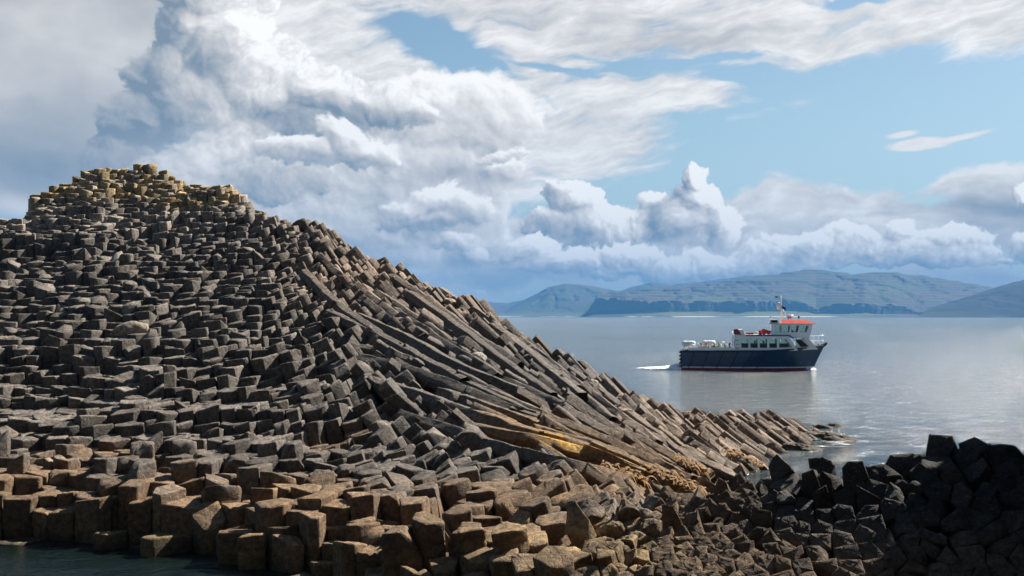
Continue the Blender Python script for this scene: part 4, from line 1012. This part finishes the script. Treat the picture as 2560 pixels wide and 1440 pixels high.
# stern racks and rails
for (x0, y0) in ((.1, -1.15), (1.85, 1.1)):
    mb = MB()
    for xx in (x0 + .2, x0 + .95):
        mb.tube([(xx, y0 - .32, 1.66), (xx, y0 - .34, 2.2)], .022, 6); mb.tube([(xx, y0 + .32, 1.66), (xx, y0 + .34, 2.2)], .022, 6); mb.tube([(xx, y0 - .32, 1.96), (xx, y0, 1.90), (xx, y0 + .32, 1.96)], .022, 6)
    mb.tube([(x0 + .1, y0 - .34, 2.2), (x0 + 1.1, y0 - .34, 2.2)], .02, 6); mb.tube([(x0 + .1, y0 + .34, 2.2), (x0 + 1.1, y0 + .34, 2.2)], .02, 6)
    mb.build('raft_cradle', STEEL, boat, True)
mb = MB()
for s in (-1, 1):
    mb.tube([(1.45, s * 1.72, 1.9), (1.45, s * 1.72, 2.3)], .03, 6); mb.tube([(3.45, s * 1.75, 1.7), (3.45, s * 1.75, 2.28)], .045, 6); mb.tube([(4.45, s * 1.4, 1.7), (4.5, s * 1.4, 3.4)], .018, 6)
mb.tube([(3.1, -.4, 2.42), (3.75, -.4, 2.44)], .03, 6); mb.tube([(3.45, -.4, 1.62), (3.45, -.4, 2.44)], .02, 6)
mb.build('stern_rail', STEEL, boat, True)
mb = MB(); mb.box(1.6, 4.4, .9, 1.3, 1.42, 1.5); mb.box(1.6, 4.4, -1.35, -.95, 1.42, 1.5); mb.box(1.9, 4.2, -.2, .2, 1.42, 1.5)
for xx in (1.8, 4.2):
    for yy in (1.1, -1.15, 0): mb.box(xx - .04, xx + .04, yy - .15, yy + .15, 1.0, 1.42)
mb.build('bench', WOOD, boat)
# ---- things carried by the boat
BM = Matrix.Translation(boat.location) @ Matrix.Rotation(R(-10), 4, 'Z') @ Matrix.Scale(BS, 4)
def place(o, x, y, z, rz=0): o.scale = (BS, BS, BS); o.location = BM @ Vector((x, y, z)); o.rotation_euler = (0, 0, R(-10) + rz); return o
def raft(x, y, label):
    t = tag(empty('life_raft_canister'), label, 'life raft', 'white life raft canisters on the stern')
    mb = MB(); mb.lathe([(.02, -.60), (.20, -.58), (.28, -.50), (.30, -.40), (.30, .40), (.28, .50), (.20, .58), (.02, .60)], (0, 0, 0), 'x', 24); mb.build('shell', WHITEP, t, True)
    for xx in (-.3, 0, .3):
        mb = MB(); mb.lathe([(.305, -.025), (.318, -.02), (.318, .02), (.305, .025)], (xx, 0, 0), 'x', 24); mb.build('strap', GREYP if xx else CREAM, t, True)
    place(t, x, y, 2.24)
raft(.66, -1.15, 'white barrel-shaped life raft canister at the very stern of the boat, nearest the wake')
raft(2.4, 1.1, 'white life raft canister farther forward, behind the seated passengers')
def buoy(x, y, z, r, label, mat):
    t = tag(empty('buoy'), label, 'buoy', 'red buoys on the cabin roof')
    mb = MB(); mb.lathe([(.02, -r)] + [(r * math.cos(a), r * math.sin(a)) for a in [R(-75 + 15 * k) for k in range(10)]] + [(r * .35, r * 1.05), (r * .2, r * 1.15), (.02, r * 1.2)], (0, 0, 0), 'z', 22); mb.build('float', mat, t, True)
    mb = MB(); mb.lathe([(r * .1, r * 1.1), (r * .2, r * 1.2), (r * .2, r * 1.3), (r * .08, r * 1.38)], (0, 0, 0), 'z', 12); mb.build('eye', BLUEP if False else RUB, t, True)
    place(t, x, y, z); t.rotation_euler = (R(65), R(20), R(50))
buoy(7.18, -.7, 3.36, .26, 'large round red buoy on the cabin roof behind the wheelhouse', ORNG)
buoy(7.60, -.6, 3.30, .19, 'small red buoy squeezed between the large buoy and the wheelhouse', ORNG)
t = tag(empty('locker_box'), 'dark red box on the cabin roof beside the red buoys', 'box'); mb = MB(); mb.box(-.14, .14, -.3, .3, 0, .32); mb.build('body', DRED, t, bev=.02); mb = MB(); mb.box(-.15, .15, -.31, .31, .322, .36); mb.build('lid', DRED, t, bev=.01); place(t, 6.88, -.4, 3.105)
t = tag(empty('canvas_bundle'), 'low bundle of cream and red canvas lying on the cabin roof', 'canvas bundle')
mb = MB(); mb.tube([(-.5, 0, .08), (-.2, .03, .09), (.2, -.02, .1), (.5, 0, .11)], [.07, .09, .09, .05], 10); mb.build('red_cloth', DRED, t, True)
mb = MB(); mb.tube([(.15, -.1, .12), (.4, -.08, .17), (.62, -.1, .12)], [.08, .14, .06], 10); mb.build('cream_cloth', CREAM, t, True); place(t, 6.1, -.9, 3.105)
t = tag(empty('flag'), 'small dark flag flying from the boat mast above the radar', 'flag')
mb = MB(); v = []; 
for k in range(9):
    xx = .38 * k / 8; yy = .03 * math.sin(k * 1.1); v += [(xx, yy, .12 - .20 * k / 8), (xx, yy, -.10 - .24 * k / 8)]
mb.add(v, [(2 * k, 2 * k + 1, 2 * k + 3, 2 * k + 2) for k in range(8)]); mb.build('cloth', BLACKP, t); place(t, 8.74, 0, 5.55)

# ---------------------------------------------------------------- people
def skin_mesh(name, joints, edges, mat, parent, sub=1):
    me = bpy.data.meshes.new(name); me.from_pydata([j[:3] for j in joints], edges, [])
    o = bpy.data.objects.new(name, me); COL.objects.link(o)
    md = o.modifiers.new('s', 'SKIN'); md.use_smooth_shade = True
    for i, j in enumerate(joints):
        sv = me.skin_vertices[0].data[i]; r = j[3]; sv.radius = r if isinstance(r, tuple) else (r, r); sv.use_root = (i == 0)
    sb = o.modifiers.new('d', 'SUBSURF'); sb.levels = sub; sb.render_levels = sub
    dg = bpy.context.evaluated_depsgraph_get(); m2 = bpy.data.meshes.new_from_object(o.evaluated_get(dg))
    bpy.data.objects.remove(o); m2.name = name; m2.materials.clear(); m2.shade_smooth()
    return link_mesh(name, m2, mat, parent)
SKIN = paint('skin', (.45, .26, .18), .5); HAIRD = paint('dark_hair', (.02, .014, .010), .6); HAIRB = paint('brown_hair', (.09, .045, .02), .6); TROU = paint('dark_trousers', (.02, .023, .03), .8)
def person(x, y, zs, face, jacket, hair, label, stand=False, turn=0.0, lean_=0.0):
    """sitting (or standing) figure facing local +x; zs = seat height or floor"""
    t = tag(empty('person'), label, 'person', 'people aboard the boat')
    hz = .92 if stand else 0.0
    J = [(0, 0, hz + .05, (.13, .15)), (lean_ * .3, 0, hz + .28, (.11, .145)), (lean_ * .6, 0, hz + .47, (.10, .17)), (lean_ * .7, 0, hz + .58, .055), (lean_ + .02, 0, hz + .66, .075), (lean_ + .03, 0, hz + .76, .095), (lean_ + .02, 0, hz + .84, .06),
         (lean_ * .6, .19, hz + .50, .055), (lean_ * .4 + .05, .24, hz + .26, .045), (.26, .15, hz + .16, .035), (.33, .12, hz + .16, .03),
         (lean_ * .6, -.19, hz + .50, .055), (lean_ * .4 + .05, -.24, hz + .26, .045), (.26, -.15, hz + .16, .035), (.33, -.12, hz + .16, .03)]
    if stand: L_ = [(.0, .10, hz, .09), (.02, .11, .48, .06), (0, .11, .08, .045), (.12, .12, .04, .04)]
    else: L_ = [(.08, .10, .03, .09), (.44, .11, .03, .065), (.44, .11, -.36, .045), (.56, .12, -.40, .04)]
    a0 = len(J); J += L_; J += [(q[0], -q[1], q[2], q[3]) for q in L_]
    Eg = [(0, 1), (1, 2), (2, 3), (3, 4), (4, 5), (5, 6), (2, 7), (7, 8), (8, 9), (9, 10), (2, 11), (11, 12), (12, 13), (13, 14), (0, a0), (a0, a0 + 1), (a0 + 1, a0 + 2), (a0 + 2, a0 + 3), (0, a0 + 4), (a0 + 4, a0 + 5), (a0 + 5, a0 + 6), (a0 + 6, a0 + 7)]
    skin_mesh('body', J, Eg, SKIN, t)
    g = lambda q, e: (q[0], q[1], q[2], tuple(r + e for r in q[3]) if isinstance(q[3], tuple) else q[3] + e)
    JJ = [g(J[i], .034) for i in (0, 1, 2, 7, 8, 9, 11, 12, 13)]; skin_mesh('jacket', JJ, [(0, 1), (1, 2), (2, 3), (3, 4), (4, 5), (2, 6), (6, 7), (7, 8)], jacket, t)
    TT = [g(J[0], .012)] + [g(J[a0 + k], .014) for k in (0, 1, 2)] + [g(J[a0 + 4 + k], .014) for k in (0, 1, 2)]; skin_mesh('trousers', TT, [(0, 1), (1, 2), (2, 3), (0, 4), (4, 5), (5, 6)], TROU, t)
    skin_mesh('hair', [(lean_ - .03, 0, hz + .70, .06), (lean_ - .025, 0, hz + .79, .108), (lean_ + .03, 0, hz + .88, .06)], [(0, 1), (1, 2)], hair, t)
    mb = MB(); mb.lathe([(.004, 0), (.016, .02), (.012, .04)], (lean_ + .125, 0, hz + .735), 'z', 8); mb.build('nose', SKIN, t, True)
    place(t, x, y, zs, face)
JK = [paint('jacket_' + n, c, .8) for n, c in (('maroon', (.18, .03, .04)), ('navy', (.02, .03, .06)), ('teal', (.03, .16, .18)), ('lime', (.40, .45, .12)), ('pink', (.62, .32, .30)), ('black', (.015, .015, .018)), ('white', (.7, .7, .72)), ('red', (.45, .03, .03)))]
person(1.75, -1.15, 1.50, R(95), JK[0], HAIRD, 'seated passenger in a maroon jacket, nearest the stern life raft')
person(2.2, -1.15, 1.50, R(85), JK[1], HAIRB, 'seated passenger in navy, second from the stern of the boat')
person(2.9, 0, 1.50, R(-80), JK[2], HAIRD, 'seated passenger in a teal jacket in front of the forward life raft')
person(3.30, -.05, 1.52, R(-70), JK[3], HAIRB, 'seated passenger in a lime green top, brown hair, on the open stern deck')
person(3.8, 0, 1.42, R(-95), JK[4], HAIRB, 'passenger in a pale pink top, sitting low between the stern post and the cabin')
person(4.22, -1.15, 1.50, R(170), JK[5], HAIRD, 'dark haired passenger in black sitting right behind the cabin')
person(6.45, .6, 1.68, R(-90), JK[5], HAIRD, 'dark figure inside the cabin, seen in the second window', lean_=-.02)
person(7.2, .6, 1.68, R(-60), JK[1], HAIRD, 'dark figure inside the cabin, seen in the middle window')
person(9.55, -.5, 3.0 - .5, R(0), JK[5], HAIRD, 'person in black standing inside the wheelhouse') if False else None
person(9.45, -.3, 3.20, R(10), JK[5], HAIRD, 'person in black sitting at the back of the wheelhouse')
person(10.1, .2, 3.16, R(0), JK[7], HAIRB, 'skipper in a red jacket at the helm in the wheelhouse')
# wake and bow wave
def foam_mat(name, th=.5, scale=(1, 1), col=(.80, .82, .82)):
    m, nt, b = new_mat(name); p = geo_pos(nt)
    mp = nt.n.new('ShaderNodeMapping'); nt.l.new(p, mp.inputs['Vector']); mp.inputs['Scale'].default_value = (scale[0], scale[1], 1)
    n = nt.noise(mp.outputs[0], 1.0, 8, .68, .4); at = nt.n.new('ShaderNodeAttribute'); at.attribute_name = 'fade'
    a = nt.ss(n + E(nt, at.outputs['Fac']) * 1.0, 1.0 + th - .5, 1.0 + th - .30)
    b.inputs['Base Color'].default_value = col + (1,); b.inputs['Roughness'].default_value = .6
    nt.put(b.inputs['Alpha'], a); nt.l.new(nt.bump(n, .6, .1), b.inputs['Normal']); return m
def foam_sheet(name, label, pts_fn, nu, nv, mat, cat='foam'):
    v = []; fd = []
    for i in range(nu):
        for j in range(nv):
            x, y, z, f = pts_fn(i / (nu - 1), j / (nv - 1)); v.append((x, y, z)); fd.append(f)
    me = bpy.data.meshes.new(name); me.from_pydata(v, [], [(i * nv + j, i * nv + j + 1, (i + 1) * nv + j + 1, (i + 1) * nv + j) for i in range(nu - 1) for j in range(nv - 1)])
    a = me.attributes.new('fade', 'FLOAT', 'POINT'); a.data.foreach_set('value', fd); me.shade_smooth()
    o = link_mesh(name, me, mat); tag(o, label, cat, kind='stuff'); return o
def wake(i, j):
    x = .25 - 5.0 * i; wdt = 1.5 + 1.4 * i; y = (j - .5) * 2 * wdt; p = BM @ Vector((x, y, 0))
    hgt = (.46 * math.exp(-i * 2.6)) * max(0, 1 - (2 * (j - .5)) ** 2) * (.55 + .8 * random.random()) + .03
    return p.x, p.y, hgt, .86 * (1 - i) ** .7 * max(0, 1 - abs(2 * (j - .5)) ** 3) + .12
foam_sheet('wake', 'white churned wake trailing from the stern of the boat', wake, 50, 24, foam_mat('wake_foam', .34, (2.2, 2.2)), 'wake')
def bowwave(i, j):
    a = R(-150 + 300 * j); r = .05 + .42 * i; p = BM @ Vector((11.15 + r * math.cos(a) * 1.3, r * math.sin(a) * 1.6 - .1, 0))
    return p.x, p.y, .02 + .17 * math.sin(math.pi * min(1, i * .9 + .1)) * (.6 + .4 * math.sin(j * 23) ** 2), .9 - .45 * i
foam_sheet('bow_wave', 'small curl of white water at the foot of the boat bow', bowwave, 12, 40, foam_mat('bow_foam', .40, (5, 5)), 'bow wave')
# ================================================================ sea
def water():
    m, nt, b = new_mat('sea_water'); p = geo_pos(nt)
    b.inputs['Roughness'].default_value = .10; b.inputs['IOR'].default_value = 1.40
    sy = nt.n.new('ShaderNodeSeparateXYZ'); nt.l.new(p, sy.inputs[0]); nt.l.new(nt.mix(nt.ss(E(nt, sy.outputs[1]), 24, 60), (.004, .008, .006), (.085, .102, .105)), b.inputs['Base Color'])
    mp = nt.n.new('ShaderNodeMapping'); nt.l.new(p, mp.inputs['Vector']); mp.inputs['Scale'].default_value = (.75, 1.15, 1); mp.inputs['Rotation'].default_value = (0, 0, R(12))
    q = mp.outputs[0]
    big = nt.noise(q, .045, 3, .5); gust = nt.ss(nt.noise(p, .012, 4, .6), .35, .65)
    h = nt.noise(q, .28, 4, .55, .3) * .35 + nt.noise(q, .9, 6, .66, .6) * .50 + nt.noise(q, 4.2, 4, .6) * .12
    hh = h * nt.lin(gust, 0, 1, .65, 1.25)
    n1 = nt.bump(hh, 1.0, .75)
    nt.l.new(n1, b.inputs['Normal'])
    return m
me = bpy.data.meshes.new('sea')
ys = [-60, 0, 8, 16, 24, 32, 48, 80, 160, 400, 1000, 3000, 6000, 12400]; xs = [-12400, -4000, -1000, -300, -100, -30, 0, 30, 100, 300, 1000, 4000, 12400]
v = [(x, y, 0) for y in ys for x in xs]; n = len(xs)
me.from_pydata(v, [], [(j * n + i, j * n + i + 1, (j + 1) * n + i + 1, (j + 1) * n + i) for j in range(len(ys) - 1) for i in range(n - 1)])
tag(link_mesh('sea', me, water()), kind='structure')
# shallow seabed so the near water has a floor of weedy rock
me = bpy.data.meshes.new('seabed'); me.from_pydata([(-40, 2, -3.2), (60, 2, -3.2), (60, 90, -3.2), (-40, 90, -3.2)], [], [(0, 1, 2, 3)])
# surf round the point of the mound
def surf_foam(i, j):
    py = 1068 + 125 * j; px = 1880 + 720 * i
    Y = CAMZ * F / (py - HOR); x = Xat(px, Y)
    d = math.hypot((px - 2010) / 190, (py - 1100) / 42); e = math.hypot((px - 1950) / 120, (py - 1160) / 30); g = math.hypot((px - 2200) / 420, (py - 1100) / 30)
    f = max(.52 * math.exp(-max(0, d - .4) ** 2), .50 * math.exp(-e * e), .40 * math.exp(-g * g))
    edge = min(1, j * 8, (1 - j) * 8, i * 12, (1 - i) * 6)
    return x, Y, .03, f * edge
foam_sheet('surf', 'thin broken white surf washing round the low tip of the rock mound', surf_foam, 80, 40, foam_mat('surf_foam', .53, (.9, 1.9)), 'surf')

# ================================================================ far hills
def hill_mat():
    m, nt, b = new_mat('hill_ground'); p = geo_pos(nt); g = nt.n.new('ShaderNodeNewGeometry')
    sp = nt.n.new('ShaderNodeSeparateXYZ'); nt.l.new(g.outputs['Normal'], sp.inputs[0]); nz = E(nt, sp.outputs[2])
    ps = nt.n.new('ShaderNodeSeparateXYZ'); nt.l.new(p, ps.inputs[0]); z = E(nt, ps.outputs[2])
    mz = nt.n.new('ShaderNodeMapping'); nt.l.new(p, mz.inputs['Vector']); mz.inputs['Scale'].default_value = (1, .35, 5)
    n = nt.noise(mz.outputs[0], .004, 8, .65); n2 = nt.noise(mz.outputs[0], .002, 5, .6)
    c = nt.mix(nt.ss(n, .38, .62), (.085, .062, .052), (.050, .060, .034)); c = nt.mix(nt.ss(n2, .4, .62) * .7, c, (.075, .085, .042))
    c = nt.mix(nt.ss(z, 60, 10) * nt.ss(n2, .42, .55) * .8, c, (.12, .145, .055))
    c = nt.mix(nt.ss(nz, .92, .80), c, (.062, .060, .060))
    sand = nt.ss(z, 9, 4) * nt.ss(n2, .50, .56)
    c = nt.mix(sand * .9, c, (.5, .45, .34))
    nt.l.new(c, b.inputs['Base Color']); b.inputs['Roughness'].default_value = .95; b.inputs['Specular IOR Level'].default_value = .1
    return m
HILL = hill_mat(); HILLD = HILL.copy(); HILLD.name = 'dark_heather_hill'
for nd in HILLD.node_tree.nodes:
    if nd.bl_idname == 'ShaderNodeMix':
        for i in (6, 7):
            if not nd.inputs[i].is_linked: nd.inputs[i].default_value = tuple(c * .25 for c in nd.inputs[i].default_value[:3]) + (1,)
def hills(name, ridge, shore, Y0, depth, shelf=None, seed=3, rough=1.0, nu=520, nv=70, step=0.0):
    """ridge: [(px, py)] skyline; shelf: [(px, py_cliff_top, py_cliff_foot)] cliffs along the shore"""
    rp = np.array(ridge, float); px = np.linspace(rp[0, 0], rp[-1, 0], nu)
    ry = np.interp(px, rp[:, 0], rp[:, 1]); s = np.concatenate([np.linspace(0, .088, 14, endpoint=False), np.linspace(.088, .125, 30, endpoint=False), np.linspace(.125, 1, nv)]); nv = len(s)
    V_ = []
    H = (HOR - ry)                                            # px above the horizon
    S, PXg = np.meshgrid(s, px, indexing='ij')
    Hg = np.interp(PXg, px, H)
    Y = Y0 + depth * S + shore * 90 * fbm(PXg * .006, 0 * PXg, seed=seed + 9, octv=2)
    if shelf is not None:
        sh = np.array(shelf, float); top = HOR - np.interp(PXg, sh[:, 0], sh[:, 1]); foot = HOR - np.interp(PXg, sh[:, 0], sh[:, 2])
        wv = .06 * fbm(PXg * .006, 0 * PXg, seed=seed + 3)
        Z = np.where(S < .1, foot * S / .1, 0); k = np.clip((S - .10 - wv * .25) / .02 + .35 * fbm(PXg * .08, S * 60, seed=seed + 2, octv=3), 0, 1); Z = np.where(S >= .1, foot + (top - foot) * k, Z)
        r = np.clip((S - .16) / .74, 0, 1); Z = np.where(S >= .16, top + (Hg - top) * (r ** .8), Z); 
    else: Z = Hg * (1 - (1 - np.clip(S / .85, 0, 1)) ** 1.7)
    Z = Z * (1 - .6 * sstep(S, .93, 1.0))
    X = Xat(PXg, Y)
    n = fbm(X / 420, Y / 420, seed=seed, octv=5, gain=.55); rid = 1 - 2 * np.abs(fbm(X / 300 + 5, Y / 500, seed=seed + 4, octv=4, gain=.5))
    env = sstep(S, 0, .12) * (1 - sstep(S, .80, .88) * .75)
    Z = Z + (n * 3.2 - (rid > .4) * (rid - .4) * 9) * rough * env * np.clip(Z / 30, .15, 1.4)
    if step: q = Z / step; f_ = q - np.floor(q); Z = (np.floor(q) + sstep(f_, .25, .75)) * step * .55 + Z * .45
    W_ = np.maximum(Z, -.3) * Y / F + np.where(S <= .001, -5, 0.2)
    me = bpy.data.meshes.new(name); v = np.stack([X, Y, W_], -1).reshape(-1, 3)
    me.from_pydata(v.tolist(), [], [(j * nu + i, j * nu + i + 1, (j + 1) * nu + i + 1, (j + 1) * nu + i) for j in range(nv - 1) for i in range(nu - 1)])
    me.shade_smooth(); o = link_mesh(name, me, HILLD if name == 'eastern_headland' else HILL); tag(o, kind='structure'); return o
hills('distant_hills', [(1120, 770), (1160, 752), (1190, 749), (1235, 756), (1270, 757), (1315, 748), (1400, 752), (1500, 745), (1580, 716), (1630, 706), (1680, 712), (1760, 702), (1800, 697), (1870, 688), (1960, 684), (2040, 690), (2200, 700)], 1, 10300, 1500, seed=5, rough=.5)
hills('western_hill', [(1225, 790), (1262, 778), (1300, 755), (1340, 733), (1372, 716), (1392, 713), (1412, 709), (1455, 710), (1500, 717), (1560, 728), (1640, 740), (1720, 760)], 1, 8600, 1400, seed=15, rough=.8)
hills('plateau_hills', [(1452, 790), (1470, 775), (1484, 758), (1492, 736), (1510, 733), (1535, 726), (1580, 722), (1640, 717), (1700, 712), (1800, 704), (1866, 692), (1940, 683), (1976, 678), (2015, 673), (2050, 674), (2086, 677), (2130, 684), (2196, 679), (2240, 678), (2279, 683), (2330, 690), (2389, 700), (2472, 714), (2540, 730), (2640, 750)], 1, 6600, 1900,
      shelf=[(1452, 790, 790.5), (1470, 777, 788), (1492, 742, 780), (1560, 744, 778), (1700, 750, 776), (1850, 751, 777), (1960, 746, 776), (2000, 752, 778), (2040, 768, 782), (2080, 756, 780), (2160, 746, 778), (2220, 752, 780), (2300, 772, 784), (2640, 780, 786)], seed=25, rough=1.0, nu=700, nv=90, step=7)
hills('eastern_headland', [(2290, 790), (2325, 768), (2380, 752), (2430, 736), (2472, 722), (2500, 713), (2530, 705), (2560, 697), (2620, 690), (2760, 680), (2900, 700)], 1, 5600, 900, seed=35, rough=.8)

# ================================================================ the air between
def haze():
    m = bpy.data.materials.new('sea_haze'); m.use_nodes = True; nt = NT(m.node_tree); nt.n.remove(nt.n['Principled BSDF'])
    vn = nt.n.new('ShaderNodeVolumePrincipled'); vn.inputs['Color'].default_value = HAZE_COL + (1,); vn.inputs['Density'].default_value = HAZE_D; vn.inputs['Anisotropy'].default_value = 0.0
    nt.l.new(vn.outputs[0], nt.n['Material Output'].inputs['Volume'])
    mb = MB(); mb.box(-13000, 13000, -150, 12900, -7, 465)
    o = mb.build('haze', m); tag(o, kind='stuff')
HAZE_COL = (.09, .29, .60); HAZE_D = 1.05e-4
haze()
# ================================================================ camera, sun, render settings
cam = bpy.data.cameras.new('Camera'); co = bpy.data.objects.new('Camera', cam); COL.objects.link(co)
co.location = (0, 0, CAMZ); co.rotation_euler = (R(90) + math.atan((HOR - 720) / F), 0, 0)
cam.sensor_width = 36; cam.lens = 36 * F / 2560; cam.clip_start = 0.3; cam.clip_end = 200000
scene.camera = co
sun = bpy.data.lights.new('Sun', 'SUN'); sun.energy = 5.0; sun.angle = R(0.5); sun.color = (1, .93, .84)
so = bpy.data.objects.new('Sun', sun); COL.objects.link(so)
so.rotation_euler = (-SUNDIR).to_track_quat('-Z', 'Y').to_euler()
scene.view_settings.view_transform = 'Standard'; scene.view_settings.look = 'None'
scene.view_settings.gamma = 1; scene.view_settings.exposure = 1.45
scene.render.resolution_x = 1024; scene.render.resolution_y = 576
